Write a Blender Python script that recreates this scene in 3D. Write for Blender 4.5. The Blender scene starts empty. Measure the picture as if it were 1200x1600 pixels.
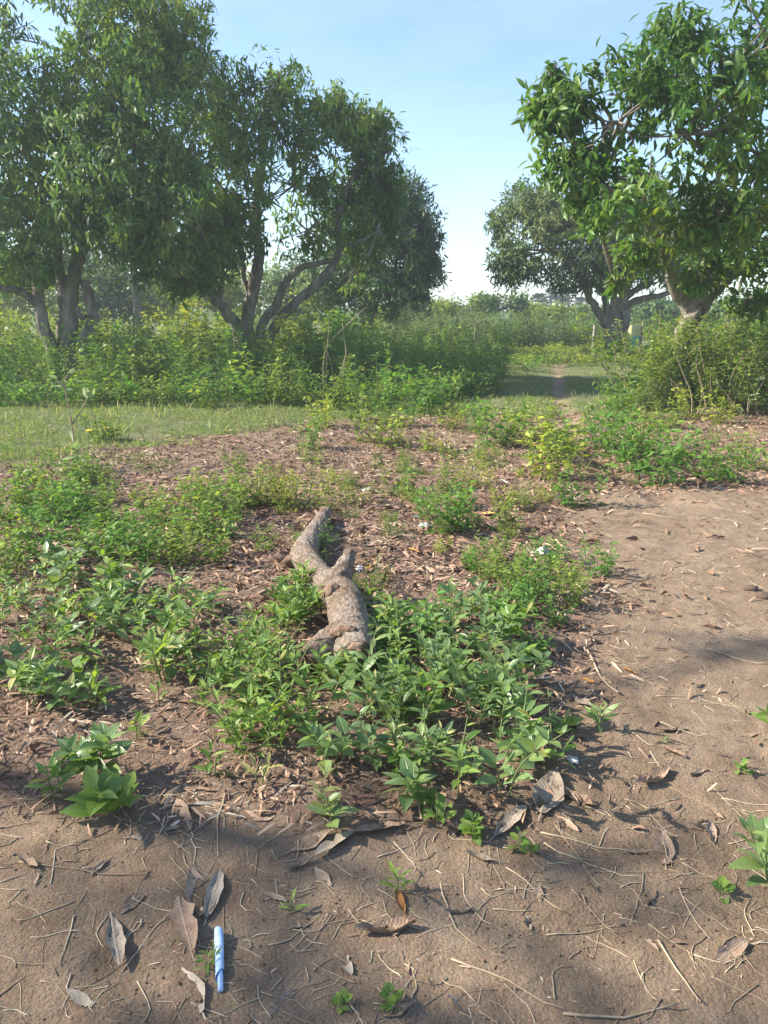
import bpy, math, random
import numpy as np
from mathutils import Vector, Matrix

# ---------------------------------------------------------------- camera, sky, sun, exposure
scene = bpy.context.scene
CAM_H, F_PX, HORIZON = 1.5, 1209.0, 488.0
PITCH = math.atan((800.0 - HORIZON) / F_PX)
SUN_EL = math.radians(34.0)
SUN_DIR = Vector((-math.cos(SUN_EL) * 0.995, math.cos(SUN_EL) * 0.10, math.sin(SUN_EL))).normalized()   # towards the sun

cam_d = bpy.data.cameras.new('camera')
cam_d.sensor_fit = 'VERTICAL'
cam_d.sensor_height = 24.0
cam_d.lens = 24.0 * F_PX / 1600.0
cam_d.clip_start = 0.05
cam_d.clip_end = 2000.0
cam = bpy.data.objects.new('camera', cam_d)
scene.collection.objects.link(cam)
cam.location = (0, 0, CAM_H)
cam.rotation_euler = (math.pi / 2 - PITCH, 0, 0)
scene.camera = cam

world = bpy.data.worlds.new('World')
scene.world = world
world.use_nodes = True
wn, wl = world.node_tree.nodes, world.node_tree.links
wn.clear()
sky = wn.new('ShaderNodeTexSky')
sky.sky_type = 'NISHITA'
sky.sun_disc = False
sky.sun_elevation = SUN_EL
sky.sun_rotation = math.atan2(SUN_DIR.x, SUN_DIR.y)
sky.altitude = 60
sky.air_density = 1.0
sky.dust_density = 0.6
sky.ozone_density = 3.5
bg = wn.new('ShaderNodeBackground')
bg.inputs['Strength'].default_value = 0.092
wo = wn.new('ShaderNodeOutputWorld')
# thin high cloud
wtc = wn.new('ShaderNodeTexCoord')
wmp = wn.new('ShaderNodeMapping'); wmp.inputs['Scale'].default_value = (1.2, 1.2, 5.0); wmp.inputs['Rotation'].default_value = (0.25, 0.15, 0.4)
wl.new(wtc.outputs['Generated'], wmp.inputs['Vector'])
wns = wn.new('ShaderNodeTexNoise'); wns.inputs['Scale'].default_value = 2.2; wns.inputs['Detail'].default_value = 7; wns.inputs['Roughness'].default_value = 0.6
wl.new(wmp.outputs[0], wns.inputs['Vector'])
wrm = wn.new('ShaderNodeMapRange'); wrm.inputs[1].default_value = 0.42; wrm.inputs[2].default_value = 0.75; wrm.inputs[3].default_value = 0.0; wrm.inputs[4].default_value = 0.22
wl.new(wns.outputs['Fac'], wrm.inputs[0])
wmx = wn.new('ShaderNodeMix'); wmx.data_type = 'RGBA'
wl.new(wrm.outputs[0], wmx.inputs[0]); wl.new(sky.outputs[0], wmx.inputs[6]); wmx.inputs[7].default_value = (4.2, 4.6, 5.2, 1)
wl.new(wmx.outputs[2], bg.inputs['Color'])
wl.new(bg.outputs[0], wo.inputs['Surface'])

sun_d = bpy.data.lights.new('sun', 'SUN')
sun_d.energy = 3.9
sun_d.angle = math.radians(0.9)
sun_d.color = (1.0, 0.925, 0.80)
sun = bpy.data.objects.new('sun', sun_d)
scene.collection.objects.link(sun)
sun.rotation_euler = (-SUN_DIR).to_track_quat('-Z', 'Y').to_euler()
sun.location = SUN_DIR * 60

scene.view_settings.view_transform = 'Standard'
scene.view_settings.look = 'None'
scene.view_settings.exposure = 1.62
scene.view_settings.gamma = 1.0
scene.view_settings.use_curve_mapping = False
scene.render.engine = 'CYCLES'
cy = scene.cycles
cy.max_bounces = 8
cy.diffuse_bounces = 4
cy.glossy_bounces = 2
cy.transmission_bounces = 5
cy.transparent_max_bounces = 6
cy.volume_bounces = 1
cy.caustics_reflective = False
cy.caustics_refractive = False
cy.use_denoising = True
cy.denoiser = 'OPENIMAGEDENOISE'
cy.sample_clamp_indirect = 6.0

# ---------------------------------------------------------------- helpers
rng = np.random.default_rng(11)
random.seed(11)
COL = scene.collection
CP, SP = math.cos(PITCH), math.sin(PITCH)


def ray(px, py):
    u, v = (px - 600.0) / F_PX, (800.0 - py) / F_PX
    return np.array([u, CP + v * SP, -SP + v * CP])


def gp(px, py, z=0.0):
    """Point of the ground (height z) that a spot of the photograph shows."""
    d = ray(px, py)
    t = (z - CAM_H) / d[2]
    return np.array([d[0] * t, d[1] * t, z])


def at(px, py, Y):
    """Point at distance Y from the viewer."""
    d = ray(px, py)
    t = Y / d[1]
    return np.array([d[0] * t, Y, CAM_H + d[2] * t])


def _hash(ix, iy, seed):
    h = (ix.astype(np.int64) * 374761393 + iy.astype(np.int64) * 668265263 + seed * 974634541) & 0xFFFFFFFF
    h = ((h ^ (h >> 13)) * 1274126177) & 0xFFFFFFFF
    h = (h ^ (h >> 16)) & 0xFFFFFFFF
    return h / 4294967295.0


def vnoise(x, y, seed=0):
    x = np.asarray(x, float); y = np.asarray(y, float)
    ix, iy = np.floor(x), np.floor(y)
    fx, fy = x - ix, y - iy
    fx, fy = fx * fx * fx * (fx * (fx * 6 - 15) + 10), fy * fy * fy * (fy * (fy * 6 - 15) + 10)
    a, b = _hash(ix, iy, seed), _hash(ix + 1, iy, seed)
    c, d = _hash(ix, iy + 1, seed), _hash(ix + 1, iy + 1, seed)
    return (a + (b - a) * fx) * (1 - fy) + (c + (d - c) * fx) * fy


def fbm(x, y, seed=0, octv=4):
    x = np.asarray(x, float); y = np.asarray(y, float)
    s, a, t = 0.0, 0.5, 0.0
    for k in range(octv):
        s = s + a * vnoise(x * 2 ** k + 17.3 * k, y * 2 ** k - 9.1 * k, seed + k)
        t += a
        a *= 0.55
    return s / t


def sstep(a, b, x):
    t = np.clip((np.asarray(x, float) - a) / (b - a), 0, 1)
    return t * t * (3 - 2 * t)


TRAIL = np.array([(6.4, 34.0), (5.3, 24.0), (4.15, 18.7), (3.3, 14.6), (2.85, 12.3), (2.3, 9.4), (2.25, 7.4), (2.4, 6.0)])


def trail_dist(x, y):
    best = np.full(np.shape(x), 1e9)
    for (ax, ay), (bx, by) in zip(TRAIL[:-1], TRAIL[1:]):
        vx, vy = bx - ax, by - ay
        t = np.clip(((x - ax) * vx + (y - ay) * vy) / (vx * vx + vy * vy), 0, 1)
        best = np.minimum(best, np.hypot(x - ax - t * vx, y - ay - t * vy))
    return best


def z_trail(x, y):
    return (1 - sstep(0.03, 0.24, trail_dist(x, y) + 0.25 * (fbm(x * 2, y * 2, 5, 3) - 0.5))) * sstep(5.8, 6.4, y)


def z_grass(x, y):
    edge = np.minimum(7.6 + 1.05 * (x + 3.84), 11.4 + 0.25 * np.maximum(x - 2, 0))
    n = (fbm(x * 0.8, y * 0.8, 3, 4) - 0.5) * 2.6
    return sstep(-0.5, 0.7, y - edge + n) * (1 - z_trail(x, y))


def z_dirt(x, y):
    n = (fbm(x * 1.3, y * 1.3, 8, 4) - 0.5) * 1.0
    right = sstep(-0.2, 0.25, x - (0.57 + (y - 2.15) * 0.285) + n) * (1 - sstep(6.1, 7.2, y + n))
    front = 1 - sstep(1.85, 2.35, y + n * 0.5)
    return np.maximum(right, front)


def height(x, y):
    x = np.asarray(x, float); y = np.asarray(y, float)
    far = 1 - sstep(9, 16, np.hypot(x, y))
    z = 0.10 * (fbm(x * 0.22, y * 0.22, 1, 2) - 0.5) * sstep(2, 6, y) + 0.035 * (fbm(x * 1.1, y * 1.1, 2, 3) - 0.5)
    warp = 0.25 * fbm(x * 5, y * 5, 90, 2)
    fine = 0.026 * (fbm(x * 4.3 + warp, y * 4.3 - warp, 21, 4) - 0.5) + 0.012 * np.maximum(fbm(x * 17 + 3 * warp, y * 17 + 2 * warp, 31, 4) - 0.5, 0) * 2
    z = z + fine * far
    z = z - 0.05 * z_trail(x, y)
    return z


def zg(x, y):
    return float(height(np.array([x]), np.array([y]))[0])


def make_mesh(name, V, F, attrs=None, smooth=False):
    """F: (n,3) or (n,4) array, or a list of such arrays."""
    V = np.asarray(V, np.float32)
    Fs = F if isinstance(F, list) else [F]
    Fs = [np.asarray(f, np.int32) for f in Fs if len(f)]
    loops = np.concatenate([f.ravel() for f in Fs])
    sizes = np.concatenate([np.full(len(f), f.shape[1], np.int32) for f in Fs])
    starts = np.concatenate([[0], np.cumsum(sizes)[:-1]]).astype(np.int32)
    me = bpy.data.meshes.new(name)
    me.vertices.add(len(V)); me.vertices.foreach_set('co', V.ravel())
    me.loops.add(len(loops)); me.loops.foreach_set('vertex_index', loops)
    me.polygons.add(len(sizes)); me.polygons.foreach_set('loop_start', starts)
    if smooth:
        me.polygons.foreach_set('use_smooth', np.ones(len(sizes), bool))
    me.update(calc_edges=True)
    for k, a in (attrs or {}).items():
        at_ = me.attributes.new(k, 'FLOAT', 'POINT')
        at_.data.foreach_set('value', np.asarray(a, np.float32))
    return me


class MB:
    """Collects pieces (V, F quads/tris, rnd) into one mesh."""
    def __init__(self):
        self.V, self.T, self.Q, self.R, self.n = [], [], [], [], 0

    def add(self, V, F, r=0.5):
        V = np.asarray(V, float)
        for f in (F if isinstance(F, list) else [F]):
            f = np.asarray(f, int)
            if len(f) == 0:
                continue
            (self.T if f.shape[1] == 3 else self.Q).append(f + self.n)
        self.V.append(V)
        self.R.append(np.broadcast_to(np.asarray(r, float), (len(V),)).copy())
        self.n += len(V)

    def mesh(self, name, smooth=False):
        fs = []
        if self.T: fs.append(np.concatenate(self.T))
        if self.Q: fs.append(np.concatenate(self.Q))
        return make_mesh(name, np.concatenate(self.V), fs, {'rnd': np.concatenate(self.R)}, smooth)


def link(name, data, mat=None, parent=None, loc=None):
    o = bpy.data.objects.new(name, data)
    COL.objects.link(o)
    if mat is not None and data is not None and not data.materials:
        data.materials.append(mat)
    if parent is not None:
        o.parent = parent
    if loc is not None:
        o.location = [float(v) for v in loc]
    return o


def tag(o, label=None, cat=None, group=None, kind=None):
    if label: o['label'] = label
    if cat: o['category'] = cat
    if group: o['group'] = group
    if kind: o['kind'] = kind
    return o


def norm(a):
    a = np.asarray(a, float)
    return a / np.maximum(np.linalg.norm(a, axis=-1, keepdims=True), 1e-9)


def frames(D, U):
    """Rotation matrices with columns side, axis (D), normal (close to U)."""
    D = norm(D)
    X = norm(np.cross(D, U))
    N = np.cross(X, D)
    return np.stack([X, D, N], axis=-1)


def batch(mb, tmpl, P, D, U, S, R, W=None):
    """Copies of a leaf template at P along D with size S (length) and optional width factor W."""
    tv, tf = tmpl
    M = frames(D, U)
    n = len(P)
    S = np.broadcast_to(np.asarray(S, float), (n,))
    W = np.broadcast_to(np.asarray(1.0 if W is None else W, float), (n,))
    loc = tv[None, :, :] * np.stack([S * W, S, S], -1)[:, None, :]
    V = np.einsum('nij,nkj->nki', M, loc) + np.asarray(P)[:, None, :]
    k = len(tv)
    off = (np.arange(n) * k)[:, None, None]
    F = [(np.asarray(f)[None] + off).reshape(-1, np.asarray(f).shape[1]) for f in tf]
    mb.add(V.reshape(-1, 3), F, np.repeat(R, k))


def leaf_tmpl(prof, fold=0.25, droop=0.25, mid=True, wave=0.0):
    """Leaf along +Y, unit length. prof: (t, half width) list; ends are points."""
    V = [(0, 0, 0)]
    rows = []
    for i, (t, w) in enumerate(prof):
        z = -droop * t * t
        dz = wave * (1 if i % 2 else -1)
        if mid:
            rows.append((len(V), len(V) + 1, len(V) + 2))
            V += [(-w, t, z + fold * w + dz), (0, t, z), (w, t, z + fold * w - dz)]
        else:
            rows.append((len(V), len(V) + 1))
            V += [(-w, t, z), (w, t, z)]
    tip = len(V)
    V.append((0, 1, -droop))
    T, Q = [], []
    r = rows[0]
    for a, b in zip(r[:-1], r[1:]):
        T.append((0, b, a))
    for r0, r1 in zip(rows[:-1], rows[1:]):
        for j in range(len(r0) - 1):
            Q.append((r0[j], r0[j + 1], r1[j + 1], r1[j]))
    r = rows[-1]
    for a, b in zip(r[:-1], r[1:]):
        T.append((a, b, tip))
    return np.array(V, float), [np.array(T), np.array(Q)] if Q else [np.array(T)]


def tube(pts, rad, ns=8, rough=0.0, seed=0, cap=True):
    """Swept tube through pts with radii rad."""
    P = np.asarray(pts, float)
    n = len(P)
    rad = np.broadcast_to(np.asarray(rad, float), (n,))
    T = np.gradient(P, axis=0)
    T = norm(T)
    ref = np.array([0.31, 0.9, 0.2]) if abs(T[0] @ np.array([0.31, 0.9, 0.2])) < 0.85 else np.array([1.0, 0.1, 0.0])
    V = np.zeros((n, ns, 3))
    a = np.linspace(0, 2 * math.pi, ns, endpoint=False)
    x = norm(np.cross(T[0], ref))
    for i in range(n):
        x = norm(x - T[i] * (x @ T[i]))
        y = np.cross(T[i], x)
        r = rad[i] * (1 + rough * (2 * vnoise(a * 1.3 + 5 * np.cos(a), np.full(ns, i * 0.7), seed) - 1))
        V[i] = P[i] + (np.cos(a) * r)[:, None] * x + (np.sin(a) * r)[:, None] * y
    V = V.reshape(-1, 3)
    i = np.arange(n - 1)[:, None] * ns
    j = np.arange(ns)[None]
    Q = np.stack([i + j, i + (j + 1) % ns, i + ns + (j + 1) % ns, i + ns + j], -1).reshape(-1, 4)
    F = [Q]
    if cap:
        c0, c1 = len(V), len(V) + 1
        V = np.concatenate([V, P[:1], P[-1:]])
        jj = np.arange(ns)
        F.append(np.concatenate([np.stack([np.full(ns, c0), (jj + 1) % ns, jj], -1),
                                 np.stack([np.full(ns, c1), (n - 1) * ns + jj, (n - 1) * ns + (jj + 1) % ns], -1)]))
    return V, F


def smooth_path(pts, m=5, wig=0.0, seed=0):
    """Catmull-Rom through pts."""
    P = np.asarray(pts, float)
    P = np.concatenate([2 * P[:1] - P[1:2], P, 2 * P[-1:] - P[-2:-1]])
    out = []
    for k in range(1, len(P) - 2):
        for t in np.linspace(0, 1, m, endpoint=False):
            a, b, c, d = P[k - 1], P[k], P[k + 1], P[k + 2]
            out.append(0.5 * (2 * b + (c - a) * t + (2 * a - 5 * b + 4 * c - d) * t * t + (3 * b - 3 * c + d - a) * t ** 3))
    out.append(P[-2])
    out = np.array(out)
    if wig:
        r = np.random.default_rng(seed)
        out[1:-1] += r.normal(0, wig, (len(out) - 2, out.shape[1]))
    return out


# ---------------------------------------------------------------- materials
def mat_new(name):
    m = bpy.data.materials.new(name)
    m.use_nodes = True
    nt = m.node_tree
    nt.nodes.clear()
    return m, nt.nodes, nt.links


def ramp(N, stops):
    r = N.new('ShaderNodeValToRGB')
    el = r.color_ramp.elements
    while len(el) < len(stops):
        el.new(0.5)
    for e, (p, c) in zip(el, stops):
        e.position = p
        e.color = (*c, 1)
    return r


def mixc(N, L, fac, a, b, mode='MIX'):
    m = N.new('ShaderNodeMix')
    m.data_type = 'RGBA'
    m.blend_type = mode
    for sock, v in ((m.inputs[0], fac), (m.inputs[6], a), (m.inputs[7], b)):
        if hasattr(v, 'is_linked') or hasattr(v, 'links'):
            L.new(v, sock)
        elif isinstance(v, (int, float)):
            sock.default_value = v
        else:
            sock.default_value = (*v, 1)
    return m.outputs[2]


def noise(N, L, scale, detail=4, rough=0.55, vec=None):
    n = N.new('ShaderNodeTexNoise')
    n.inputs['Scale'].default_value = scale
    n.inputs['Detail'].default_value = detail
    n.inputs['Roughness'].default_value = rough
    if vec is not None:
        L.new(vec, n.inputs['Vector'])
    return n


def leaf_mat(name, stops, trans=0.35, tint=(1.25, 1.2, 0.55), rough=0.42, spec=0.4, veins=False, gain=(1.28, 1.27, 1.22)):
    stops = [(p, tuple(v * g for v, g in zip(c, gain))) for p, c in stops]
    m, N, L = mat_new(name)
    att = N.new('ShaderNodeAttribute'); att.attribute_name = 'rnd'
    oi = N.new('ShaderNodeObjectInfo')
    add = N.new('ShaderNodeMath'); add.operation = 'MULTIPLY_ADD'
    sub = N.new('ShaderNodeMath'); sub.operation = 'SUBTRACT'; sub.inputs[1].default_value = 0.5
    L.new(oi.outputs['Random'], sub.inputs[0])
    L.new(sub.outputs[0], add.inputs[0]); add.inputs[1].default_value = 0.9 if veins else 0.3
    L.new(att.outputs['Fac'], add.inputs[2])
    r = ramp(N, stops)
    L.new(add.outputs[0], r.inputs[0])
    tc = N.new('ShaderNodeTexCoord')
    n = noise(N, L, 9.0 if veins else 3.0, 2, 0.5, tc.outputs['Object'])
    col = mixc(N, L, 0.35, r.outputs[0], n.outputs['Color'], 'SOFT_LIGHT')
    bs = N.new('ShaderNodeBsdfPrincipled')
    if veins:
        sep = N.new('ShaderNodeSeparateXYZ'); L.new(tc.outputs['Object'], sep.inputs[0])
        ab = N.new('ShaderNodeMath'); ab.operation = 'ABSOLUTE'; L.new(sep.outputs[0], ab.inputs[0])
        md = N.new('ShaderNodeMapRange'); md.inputs[1].default_value = 0.004; md.inputs[2].default_value = 0.03
        md.inputs[3].default_value = 1.0; md.inputs[4].default_value = 0.0; L.new(ab.outputs[0], md.inputs[0])
        # side veins: y*k - |x|*m
        k1 = N.new('ShaderNodeMath'); k1.operation = 'MULTIPLY'; k1.inputs[1].default_value = 62.0; L.new(sep.outputs[1], k1.inputs[0])
        k2 = N.new('ShaderNodeMath'); k2.operation = 'MULTIPLY_ADD'; k2.inputs[1].default_value = -62.0; L.new(ab.outputs[0], k2.inputs[0]); L.new(k1.outputs[0], k2.inputs[2])
        sn = N.new('ShaderNodeMath'); sn.operation = 'SINE'; L.new(k2.outputs[0], sn.inputs[0])
        pw = N.new('ShaderNodeMapRange'); pw.inputs[1].default_value = 0.6; pw.inputs[2].default_value = 1.0; L.new(sn.outputs[0], pw.inputs[0])
        mx = N.new('ShaderNodeMath'); mx.operation = 'MAXIMUM'; L.new(md.outputs[0], mx.inputs[0]); L.new(pw.outputs[0], mx.inputs[1])
        vf = N.new('ShaderNodeMath'); vf.operation = 'MULTIPLY'; vf.inputs[1].default_value = 0.30; L.new(mx.outputs[0], vf.inputs[0])
        col = mixc(N, L, vf.outputs[0], col, (0.30, 0.40, 0.16))
        bp = N.new('ShaderNodeBump'); bp.inputs['Strength'].default_value = 0.5; bp.inputs['Distance'].default_value = 0.004
        bp.invert = True
        L.new(mx.outputs[0], bp.inputs['Height']); L.new(bp.outputs[0], bs.inputs['Normal'])
    bs.inputs['Roughness'].default_value = rough
    bs.inputs['Specular IOR Level'].default_value = spec
    L.new(col, bs.inputs['Base Color'])
    tr = N.new('ShaderNodeBsdfTranslucent')
    tcol = mixc(N, L, 1.0, col, tint, 'MULTIPLY')
    L.new(tcol, tr.inputs['Color'])
    ms = N.new('ShaderNodeMixShader'); ms.inputs[0].default_value = trans
    L.new(bs.outputs[0], ms.inputs[1]); L.new(tr.outputs[0], ms.inputs[2])
    out = N.new('ShaderNodeOutputMaterial')
    L.new(ms.outputs[0], out.inputs['Surface'])
    return m


def rough_mat(name, stops, scale=6.0, bump=0.4, bdist=0.02, rough=0.9, stretch=None, use_rnd=False, bscale=None, spec=0.2):
    m, N, L = mat_new(name)
    tc = N.new('ShaderNodeTexCoord')
    vec = tc.outputs['Object']
    if stretch:
        mp = N.new('ShaderNodeMapping'); mp.inputs['Scale'].default_value = stretch
        L.new(vec, mp.inputs['Vector']); vec = mp.outputs[0]
    n = noise(N, L, scale, 6, 0.65, vec)
    r = ramp(N, stops)
    fac = n.outputs['Fac']
    if use_rnd:
        att = N.new('ShaderNodeAttribute'); att.attribute_name = 'rnd'
        oi = N.new('ShaderNodeObjectInfo')
        a1 = N.new('ShaderNodeMath'); a1.operation = 'MULTIPLY_ADD'; a1.inputs[1].default_value = 0.5
        L.new(n.outputs['Fac'], a1.inputs[0])
        a0 = N.new('ShaderNodeMath'); a0.operation = 'SUBTRACT'; a0.inputs[1].default_value = 0.25
        L.new(att.outputs['Fac'], a0.inputs[0]); L.new(a0.outputs[0], a1.inputs[2])
        a2 = N.new('ShaderNodeMath'); a2.operation = 'MULTIPLY_ADD'; a2.inputs[1].default_value = 0.25
        L.new(oi.outputs['Random'], a2.inputs[0]); L.new(a1.outputs[0], a2.inputs[2])
        fac = a2.outputs[0]
    L.new(fac, r.inputs[0])
    n2 = noise(N, L, bscale or scale * 4, 6, 0.7, vec)
    bp = N.new('ShaderNodeBump'); bp.inputs['Strength'].default_value = bump; bp.inputs['Distance'].default_value = bdist
    L.new(n2.outputs['Fac'], bp.inputs['Height'])
    bs = N.new('ShaderNodeBsdfPrincipled')
    bs.inputs['Roughness'].default_value = rough
    bs.inputs['Specular IOR Level'].default_value = spec
    L.new(r.outputs[0], bs.inputs['Base Color']); L.new(bp.outputs[0], bs.inputs['Normal'])
    out = N.new('ShaderNodeOutputMaterial')
    L.new(bs.outputs[0], out.inputs['Surface'])
    return m


def ground_mat():
    m, N, L = mat_new('soil')
    tc = N.new('ShaderNodeTexCoord')
    vec = tc.outputs['Object']
    big = noise(N, L, 0.9, 5, 0.6, vec)
    mid = noise(N, L, 7, 6, 0.65, vec)
    fin = noise(N, L, 70, 6, 0.7, vec)
    dirt = ramp(N, [(0.32, (0.195, 0.132, 0.086)), (0.48, (0.322, 0.226, 0.150)), (0.64, (0.43, 0.318, 0.22))])
    s = N.new('ShaderNodeMath'); s.operation = 'MULTIPLY_ADD'; s.inputs[1].default_value = 0.5
    L.new(mid.outputs['Fac'], s.inputs[0])
    h = N.new('ShaderNodeMath'); h.operation = 'MULTIPLY'; h.inputs[1].default_value = 0.5; L.new(big.outputs['Fac'], h.inputs[0])
    L.new(h.outputs[0], s.inputs[2])
    L.new(s.outputs[0], dirt.inputs[0])
    lit = ramp(N, [(0.3, (0.17, 0.110, 0.076)), (0.5, (0.28, 0.190, 0.134)), (0.72, (0.42, 0.31, 0.225))])
    L.new(fin.outputs['Fac'], lit.inputs[0])
    grs = ramp(N, [(0.3, (0.115, 0.14, 0.058)), (0.5, (0.175, 0.19, 0.085)), (0.68, (0.28, 0.235, 0.14))])
    L.new(s.outputs[0], grs.inputs[0])
    ad = N.new('ShaderNodeAttribute'); ad.attribute_name = 'dirt'
    ag = N.new('ShaderNodeAttribute'); ag.attribute_name = 'grass'
    c = mixc(N, L, ad.outputs['Fac'], lit.outputs[0], dirt.outputs[0])
    c = mixc(N, L, ag.outputs['Fac'], c, grs.outputs[0])
    spk = noise(N, L, 240, 3, 0.6, vec)
    c = mixc(N, L, 0.55, c, spk.outputs['Color'], 'SOFT_LIGHT')
    bs = N.new('ShaderNodeBsdfPrincipled')
    bs.inputs['Roughness'].default_value = 0.95
    bs.inputs['Specular IOR Level'].default_value = 0.12
    L.new(c, bs.inputs['Base Color'])
    vo = N.new('ShaderNodeTexVoronoi'); vo.inputs['Scale'].default_value = 95; L.new(vec, vo.inputs['Vector'])
    gr = noise(N, L, 32, 8, 0.78, vec)
    b0 = N.new('ShaderNodeBump'); b0.inputs['Strength'].default_value = 1.0; b0.inputs['Distance'].default_value = 0.022
    L.new(gr.outputs['Fac'], b0.inputs['Height'])
    b1 = N.new('ShaderNodeBump'); b1.inputs['Strength'].default_value = 0.9; b1.inputs['Distance'].default_value = 0.010
    L.new(spk.outputs['Fac'], b1.inputs['Height']); L.new(b0.outputs[0], b1.inputs['Normal'])
    b2 = N.new('ShaderNodeBump'); b2.inputs['Strength'].default_value = 0.5; b2.inputs['Distance'].default_value = 0.006; b2.invert = True
    L.new(vo.outputs['Distance'], b2.inputs['Height']); L.new(b1.outputs[0], b2.inputs['Normal'])
    L.new(b2.outputs[0], bs.inputs['Normal'])
    out = N.new('ShaderNodeOutputMaterial')
    L.new(bs.outputs[0], out.inputs['Surface'])
    return m


M = {}
M['soil'] = ground_mat()
M['mango'] = leaf_mat('mango_leaf', [(0.05, (0.058, 0.112, 0.030)), (0.4, (0.105, 0.185, 0.042)), (0.65, (0.175, 0.25, 0.05)), (0.9, (0.31, 0.34, 0.065))], 0.52, rough=0.45, spec=0.28)  # lighter, yellower mango leaf: a sunlit look put into the colour
M['mango_left'] = leaf_mat('shade_toned_mango_leaf', [(0.05, (0.042, 0.090, 0.028)), (0.5, (0.080, 0.150, 0.038)), (0.8, (0.13, 0.21, 0.046)), (0.97, (0.24, 0.28, 0.06))], 0.47, rough=0.45, spec=0.25)  # darker copy of the mango leaf, crown shade put into the colour
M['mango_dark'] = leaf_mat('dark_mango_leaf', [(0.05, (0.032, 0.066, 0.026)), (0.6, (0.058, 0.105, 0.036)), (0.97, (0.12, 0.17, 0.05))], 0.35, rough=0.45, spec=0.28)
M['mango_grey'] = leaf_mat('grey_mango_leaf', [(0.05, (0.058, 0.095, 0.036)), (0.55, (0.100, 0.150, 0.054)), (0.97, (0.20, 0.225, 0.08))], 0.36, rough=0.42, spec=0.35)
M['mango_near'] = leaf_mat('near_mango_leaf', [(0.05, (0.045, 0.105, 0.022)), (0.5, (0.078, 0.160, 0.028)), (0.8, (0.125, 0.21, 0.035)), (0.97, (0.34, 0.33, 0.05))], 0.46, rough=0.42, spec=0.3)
M['palm'] = leaf_mat('palm_frond', [(0.05, (0.030, 0.045, 0.028)), (0.95, (0.065, 0.085, 0.050))], 0.15, rough=0.6, spec=0.15)
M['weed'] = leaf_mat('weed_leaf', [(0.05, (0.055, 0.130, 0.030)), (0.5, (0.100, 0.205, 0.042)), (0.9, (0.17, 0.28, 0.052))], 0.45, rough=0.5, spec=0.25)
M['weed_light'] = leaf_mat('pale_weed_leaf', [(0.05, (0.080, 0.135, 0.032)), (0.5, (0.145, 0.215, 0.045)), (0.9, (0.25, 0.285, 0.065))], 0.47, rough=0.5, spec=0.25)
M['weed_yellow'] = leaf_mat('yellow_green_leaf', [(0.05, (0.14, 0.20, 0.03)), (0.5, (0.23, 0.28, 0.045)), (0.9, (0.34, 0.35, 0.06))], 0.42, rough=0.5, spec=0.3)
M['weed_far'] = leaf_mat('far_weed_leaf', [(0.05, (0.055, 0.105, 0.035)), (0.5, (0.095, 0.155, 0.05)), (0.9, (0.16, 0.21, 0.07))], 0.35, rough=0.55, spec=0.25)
M['leaf_teal'] = leaf_mat('blue_green_leaf', [(0.05, (0.088, 0.162, 0.056)), (0.5, (0.140, 0.228, 0.076)), (0.95, (0.215, 0.295, 0.09))], 0.40, (1.2, 1.2, 0.6), 0.36, 0.6, True)
M['leaf_fresh'] = leaf_mat('fresh_green_leaf', [(0.05, (0.075, 0.160, 0.026)), (0.5, (0.150, 0.255, 0.044)), (0.95, (0.24, 0.33, 0.058))], 0.42, (1.25, 1.2, 0.5), 0.4, 0.5, True)
M['leaf_wilted'] = leaf_mat('wilted_leaf', [(0.05, (0.20, 0.20, 0.07)), (0.5, (0.28, 0.27, 0.10)), (0.95, (0.36, 0.33, 0.14))], 0.3, (1.1, 1.0, 0.6), 0.6, 0.2, True)
M['leaf_calotropis'] = leaf_mat('grey_green_leaf', [(0.05, (0.17, 0.24, 0.13)), (0.5, (0.24, 0.32, 0.17)), (0.95, (0.34, 0.40, 0.25))], 0.3, (1.1, 1.1, 0.6), 0.6, 0.2)
M['grass'] = leaf_mat('grass_blade', [(0.0, (0.085, 0.145, 0.042)), (0.45, (0.145, 0.205, 0.065)), (0.8, (0.24, 0.265, 0.105)), (1.0, (0.40, 0.36, 0.20))], 0.35, rough=0.6, spec=0.2)
M['stem'] = rough_mat('green_stem', [(0.3, (0.12, 0.17, 0.05)), (0.7, (0.22, 0.24, 0.10))], 8, 0.2, 0.002, 0.7)
M['dry_stem'] = rough_mat('dry_stem', [(0.3, (0.22, 0.165, 0.11)), (0.7, (0.40, 0.32, 0.225))], 14, 0.4, 0.003, 0.8)
M['bark'] = rough_mat('mango_bark', [(0.3, (0.085, 0.070, 0.055)), (0.5, (0.19, 0.165, 0.135)), (0.7, (0.34, 0.31, 0.27))], 5, 0.9, 0.03, 0.95, (1, 1, 0.35), bscale=16)
M['bark_pale'] = rough_mat('pale_mango_bark', [(0.3, (0.12, 0.098, 0.078)), (0.5, (0.25, 0.215, 0.178)), (0.7, (0.40, 0.36, 0.31))], 9, 1.0, 0.05, 0.95, (1, 1, 0.4), bscale=22)
M['straw'] = rough_mat('straw', [(0.0, (0.17, 0.12, 0.08)), (0.5, (0.32, 0.24, 0.155)), (1.0, (0.52, 0.43, 0.29))], 20, 0.3, 0.002, 0.75, use_rnd=True)
M['litter'] = rough_mat('litter', [(0.0, (0.10, 0.055, 0.036)), (0.35, (0.22, 0.125, 0.082)), (0.7, (0.36, 0.235, 0.155)), (0.95, (0.50, 0.37, 0.26)), (1.0, (0.60, 0.50, 0.38))], 20, 0.3, 0.002, 0.75, use_rnd=True)
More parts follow.
